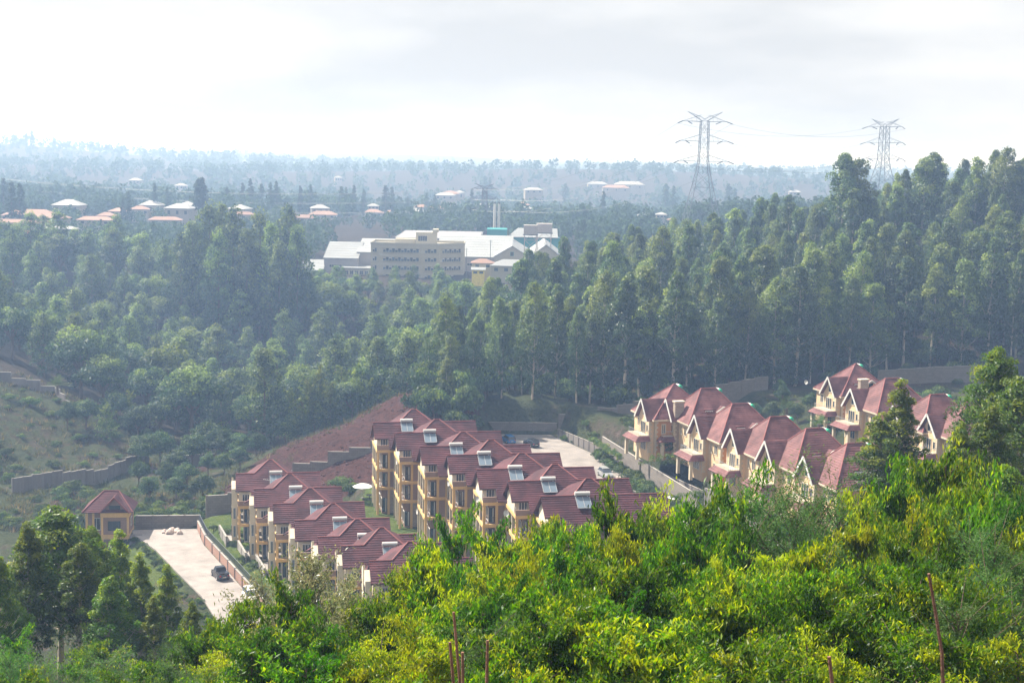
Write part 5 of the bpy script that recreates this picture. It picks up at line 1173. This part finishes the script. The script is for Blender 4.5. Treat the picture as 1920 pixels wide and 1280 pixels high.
def clods():
    r2 = np.random.default_rng(9); n = 1500; x = r2.uniform(-54, -4, n); y = r2.uniform(246, 312, n)
    k = poly_sd([(-50, 252), (-44, 284), (-22, 306), (-10, 300), (-12, 266), (-28, 250)], x, y) < 0; x, y = x[k], y[k]; z = height(x, y); n = len(x)
    o8 = np.array([(a, b, c) for a in (-1, 1) for b in (-1, 1) for c in (-1, 1)], float); sz = (r2.uniform(.12, .5, n) ** 1.6)[:, None, None]
    v = np.stack([x, y, z], -1)[:, None] + o8[None] * sz * r2.uniform(.4, 1.0, (n, 8, 3)); f = np.array([(0, 1, 3, 2), (4, 6, 7, 5), (0, 4, 5, 1), (2, 3, 7, 6), (0, 2, 6, 4), (1, 5, 7, 3)])
    q = (np.arange(n)[:, None, None] * 8 + f[None]).reshape(-1, 4); o = link('loose_earth', np_mesh('loose_earth', v.reshape(-1, 3), q, mat('earth_clod', (.085, .038, .032), .95, .3, 1.5))); tag(o, 'loose red clods and stones on the earth bank', 'earth', kind='stuff')
clods()
# --- tall single trees in the haze, then the far woods as one mass
FAR = [eucalyptus(400 + i, 24, [.2, .3, .15, .5][i], [3.2, 2.6, 3.8, 3.4][i], 40, 45, .95, .6, M['leafF'], .2, .3, .5, M['bark2']) for i in range(4)]
for i, (px, py, Y, k) in enumerate([(22, 345, 620, 1), (37, 347, 625, 1), (5, 335, 700, 2), (240, 360, 690, 2), (232, 372, 680, 0), (290, 345, 760, 1), (312, 352, 770, 0), (373, 338, 690, 3), (378, 336, 690, 3), (425, 352, 800, 3), (455, 345, 820, 1), (468, 336, 830, 0), (490, 345, 830, 2), (508, 343, 830, 0), (518, 342, 835, 1), (563, 350, 830, 1), (582, 348, 850, 1), (640, 350, 860, 2), (650, 352, 865, 0), (664, 349, 880, 1), (682, 356, 880, 1), (722, 348, 900, 2), (735, 352, 905, 0), (765, 370, 905, 1), (800, 362, 950, 0), (815, 366, 950, 1), (885, 356, 1000, 1), (910, 330, 1350, 2), (920, 333, 1350, 0), (1132, 360, 900, 1), (1130, 372, 895, 0), (1060, 345, 1250, 2), (1250, 345, 1100, 2), (1265, 350, 1090, 0), (1095, 412, 640, 2), (1082, 420, 640, 0), (1640, 342, 700, 2), (60, 245, 2150, 2), (50, 250, 2150, 0), (1485, 350, 1300, 2), (1365, 345, 1150, 2), (1378, 355, 1140, 0), (180, 368, 760, 0), (75, 350, 800, 1), (130, 360, 800, 2)]):
    p = aty(px, py, Y); z = gz(p.x, p.y); H = max(14, min(46, p.z - z)); s = H / 24
    side = 'at the far left edge of the town' if px < 150 else 'among the town roofs left of the tall clump' if px < 400 else 'on the hazy plain between the tall clump and the factory' if px < 700 else 'beyond the factory roofs' if px < 1000 else 'on the hazy plain near the large pylon'
    plant('hazy_tree', FAR[k], (p.x, p.y, p.z - H), (s * 1.1, s * 1.1, s), i * 1.3, f'tall hazy tree {side}', 'tree', f'tall hazy trees {side}')
def far_woods():
    r2 = np.random.default_rng(77); V_, T_ = [], []
    boxes = []
    for px, py, Y, w, d, h, rm in TOWN: boxes.append((px - w * .5 * FPX / Y - 3, px + w * .5 * FPX / Y + 3, py - 4, py + h * FPX / Y * .75, Y))
    for Y0, Y1, n, nl, hs, fac in ((545, 800, 1000, 130, (8, 15), 1.0), (800, 1250, 1300, 70, (8, 15), 1.0), (1250, 2100, 1700, 34, (7, 14), 1.0), (2100, 3600, 1700, 16, (8, 15), 1.3)):
        Y = r2.uniform(Y0, Y1, n); X = r2.uniform(-.40, .40, n) * Y; Z = height(X, Y); nn = np.sin(X / 47) + np.sin(Y / 61 + X / 90) + r2.normal(0, .5, n)
        for x, y, z, q in zip(X, Y, Z, nn):
            if q < -1.7: continue
            if -82 < x < 28 and 535 < y < 668: continue
            if y < 640 and -30 < x < 70: pass
            H = r2.uniform(*hs) * fac; u, v = project(x, y, z + H); u0, v0 = project(x, y, z)
            hid = [c for a, b, c, d_, yy in boxes if a < u < b and v < c + 8 and v0 > c and yy - 150 < y < yy + 4]
            if hid: H = min(H, (v0 - max(hid) - 8) * y / FPX)
            if H < 3: continue
            W_ = H * r2.uniform(.28, .42); m = nl
            dr = unit(r2.normal(size=(m, 3))); lob = 1 + .25 * np.sin(dr[:, 0] * 5 + x) * np.cos(dr[:, 2] * 4 + y)
            c = np.array([x, y, z + H * .55]) + dr * np.array([W_, W_, H * .45]) * (r2.uniform(.4, 1, m) ** .5 * lob)[:, None]
            L = W_ * 3.1 / math.sqrt(m) * 1.5
            V_.append(leaf_verts(r2, c, dr, L, L * .75, .2, .6)); T_.append(np.clip(r2.normal(r2.uniform(.15, .55), .1, m), 0, 1))
    v = np.concatenate(V_); me = np_mesh('far_woodland', v, np.arange(len(v)).reshape(-1, 4), M['leafF'], np.concatenate(T_))
    tag(link('far_woodland', me), 'hazy woods covering the plain and hills beyond the factory', 'woodland', kind='stuff')
far_woods()

# --- grove on the slope at lower left, trees at right
GRO = [eucalyptus(500 + i, 13, [.45, .32, .25, .4][i], [2.7, 2.2, 2.0, 2.4][i], 120, 150, .24, .09, M['leafM'], [.25, .45, .55, .35][i], .1, 1.2, None, .72) for i in range(4)]
for i, (px, py, Y, H, k, lab) in enumerate([(105, 962, 95, 13, 0, 'largest dark eucalyptus of the lower-left grove with the broad crown'), (55, 992, 92, 11.5, 1, 'yellow-tipped eucalyptus at the left of the broad-crowned one'), (172, 998, 101, 12, 1, 'pale-topped slender eucalyptus right of the broad-crowned one'),
        (224, 1010, 104, 11.5, 2, 'upright eucalyptus standing before the guard house steps'), (262, 1050, 100, 9.5, 2, 'leafy eucalyptus with a bright top on the grass bank'), (312, 1072, 98, 8.5, 2, 'rightmost bright bushy eucalyptus of the lower-left grove'), (0, 1058, 80, 9, 3, 'dark eucalyptus cut by the left edge of the picture'),
        (288, 1128, 88, 6.5, 2, 'small bright eucalyptus in front of the grove'), (362, 1135, 84, 6, 1, 'low bushy eucalyptus at the foot of the parking court'), (140, 1030, 90, 10, 3, 'thin eucalyptus in the middle of the lower-left grove'), (215, 1090, 88, 8.5, 3, 'shaded eucalyptus inside the lower-left grove'), (20, 1120, 84, 6, 3, 'shaded small eucalyptus at the lower left edge')]):
    p = aty(px, py, Y); s = H / 13; plant('grove_tree', GRO[k], (p.x, p.y, p.z - H), (s * (1.55 if i == 0 else 1.25), s * (1.55 if i == 0 else 1.25), s), i * 1.7, lab, 'tree', 'lower-left grove')
for i, (px, py, Y, H, w, k, lab) in enumerate([(1690, 728, 118, 12.5, 1.2, 2, 'pointed olive-green tree in front of the upper villas'), (1650, 790, 116, 10, 1.5, 1, 'rounded olive-green tree beside the pointed one in front of the villas'), (1880, 668, 100, 13, 1.0, 0, 'dark broad tree at the right edge of the picture'), (1912, 720, 96, 12, 1.1, 0, 'dark tree cut by the right edge of the picture'),
        (1850, 772, 84, 9, 1.0, 3, 'grey-green leafy tree below the dark right-hand tree'), (1800, 800, 84, 8, .9, 1, 'slim leafy tree left of the dark right-hand tree'), (1885, 880, 62, 8, 1.0, 3, 'dark drooping tree low at the right edge')]):
    p = aty(px, py, Y); s = H / 13; plant('slope_tree', GRO[k], (p.x, p.y, p.z - H), (s * w * 1.25, s * w * 1.25, s), i * 2.1, lab, 'tree', 'trees in front of the villas')

# --- foreground thicket of young eucalyptus
SAP = [sapling(600 + i, 7, [1.9, 1.6, 2.1, 1.8, 2.0, 1.7][i], 54, 190, [.25, .22, .28, .20, .24, .30][i], [.052, .045, .062, .042, .05, .058][i], M['leafN'], [.12, .5, .0, .65, .25, .4][i]) for i in range(6)]
WAT = [sapling(640 + i, 6, 1.9, 60, 210, .13, .022, M['leafW'], .3, .1, None) for i in range(2)]
SIL = [sapling(660, 6, 1.8, 44, 120, .16, .045, M['leafG'], .4, 1.0)]
outline = [(300, 1215), (380, 1160), (430, 1120), (480, 1072), (520, 1040), (560, 1015), (600, 1040), (640, 1070), (690, 1075), (740, 1060), (790, 1022), (830, 975), (865, 955), (900, 985), (940, 975), (990, 945), (1020, 965), (1060, 948), (1100, 965), (1150, 945), (1190, 918), (1230, 935), (1280, 950), (1320, 915), (1360, 912), (1400, 918), (1450, 895), (1500, 885), (1540, 925), (1580, 935), (1630, 915), (1680, 900), (1730, 890), (1780, 862), (1830, 850), (1880, 905), (1915, 930)]
OX = [a for a, b in outline]; OY = [b for a, b in outline]
n_f = 0
def sap(px, py, Y, m, name, label, group, Hmax=10):
    global n_f
    p = aty(px, py + 36, Y); z = gz(p.x, p.y); H = max(3.2, min(Hmax, p.z - z)); base = 7 if m in SAP else 6; s = H / base; w = max(.8, min(1.25, s)) * rnd.uniform(.9, 1.15)
    plant(name, m, (p.x, p.y, p.z - H), (w, w, s), rnd.uniform(0, 6), label, 'tree', group); n_f += 1
def fg_label(px, row): return ('young eucalyptus ' + ('on the top edge of the thicket ' if row == 0 else 'in the middle of the thicket ' if row == 1 else 'low in the thicket ') + ('below the lower townhouses' if px < 800 else 'below the tall townhouses' if px < 1200 else 'below the lower villas' if px < 1580 else 'near the right edge'))
for row, (Y, dy, step) in enumerate(((48, 0, 44), (41, 48, 56), (35, 108, 64), (29.5, 180, 74), (25, 268, 120))):
    px = 300 + rnd.uniform(0, 40) + row * 10
    while px < 1960:
        py = float(np.interp(px, OX, OY)) + dy + rnd.uniform(-14, 22)
        r_ = min(row, 3)
        t = rnd.random()
        feather = (1420 < px < 1570 and row in (0, 1)) or (1800 < px < 1960 and row in (2, 3)) or (1130 < px < 1290 and row == 1 and t < .5) or t < .03
        if 470 < px < 640 and (row == 0 or (row == 1 and t < .5)): sap(px, py, Y, SIL[0], 'silvery_sapling', 'silvery pale-leaved young tree below the lower townhouses', 'silvery saplings')
        elif feather: sap(px, py, Y, WAT[n_f % 2], 'wattle_sapling', 'feathery blue-green wattle ' + ('near the right edge of the thicket' if px > 1600 else 'among the yellow-green saplings'), 'feathery wattles')
        else: q = rnd.randrange(6); sap(px, py, Y + rnd.uniform(-2.5, 2.5), SAP[q], 'young_eucalyptus', ['green', 'yellow-tipped', 'deep green', 'golden-tipped', 'fresh green', 'lime-green'][q] + ' ' + fg_label(px, min(row, 2)), 'foreground thicket')
        px += step * rnd.uniform(.75, 1.25)
for px, py, Y in [(30, 1170, 62), (90, 1210, 58), (150, 1220, 55), (210, 1205, 52), (260, 1215, 50), (320, 1190, 48), (240, 1245, 40), (130, 1250, 42), (40, 1240, 44), (350, 1230, 36), (180, 1180, 66), (10, 1200, 50)]:
    sap(px, py, Y, WAT[n_f % 2] if n_f % 2 else SAP[n_f % 6], 'undergrowth_sapling', 'leafy sapling in the undergrowth beneath the lower-left grove', 'undergrowth at lower left')

# --- stakes and a dead stem in front
def stick(x0, y0, x1, y1, Y, r, label, bends=0, seed=0, name='wooden_stake'):
    r2 = random.Random(seed); a, b = aty(x0, y0, Y), aty(x1, y1, Y); d = a - b; b = b - d.normalized() * 2.5; pts = []
    for k in range(9):
        q = b.lerp(a, k / 8); pts.append(q + V(r2.uniform(-1, 1), r2.uniform(-1, 1), 0) * bends)
    tag(MB().tube(pts, [r * (1.1 - .4 * k / 8) for k in range(9)], 7).build(name, M['stick']), label, 'stake' if name == 'wooden_stake' else 'dead stem')
stick(851, 1147, 862, 1280, 15.5, .022, 'tallest brown stake of the group at the bottom centre', .004, 1); stick(843, 1203, 850, 1280, 15.2, .024, 'short brown stake left of the tallest one', .003, 2)
stick(867, 1222, 868, 1280, 15, .024, 'shortest brown stake right of the tallest one', .003, 3); stick(914, 1200, 913, 1280, 15, .024, 'single brown stake standing apart right of the group', .003, 4); stick(1555, 1230, 1560, 1280, 15, .03, 'brown stake at the bottom right of the thicket', .004, 5)
stick(1745, 1075, 1770, 1280, 16, .026, 'crooked reddish dead stem in the right foreground', .035, 6, 'dead_stem')

# ------------------------------------------------------------------ air
def haze():
    m = bpy.data.materials.new('haze'); m.use_nodes = True; t = m.node_tree; t.nodes.clear(); o = t.nodes.new('ShaderNodeOutputMaterial'); v = t.nodes.new('ShaderNodeVolumePrincipled')
    v.inputs['Color'].default_value = (.42, .62, 1.0, 1); v.inputs['Absorption Color'].default_value = (1, 1, 1, 1); v.inputs['Density'].default_value = HAZE_DENSITY; v.inputs['Anisotropy'].default_value = .32
    t.links.new(v.outputs[0], o.inputs['Volume'])
    b = box(-7000, 7000, -60, 10000, -30, 100).build('haze', m); tag(b, 'pale blue haze filling the air over the valley', 'haze', kind='stuff')
haze()
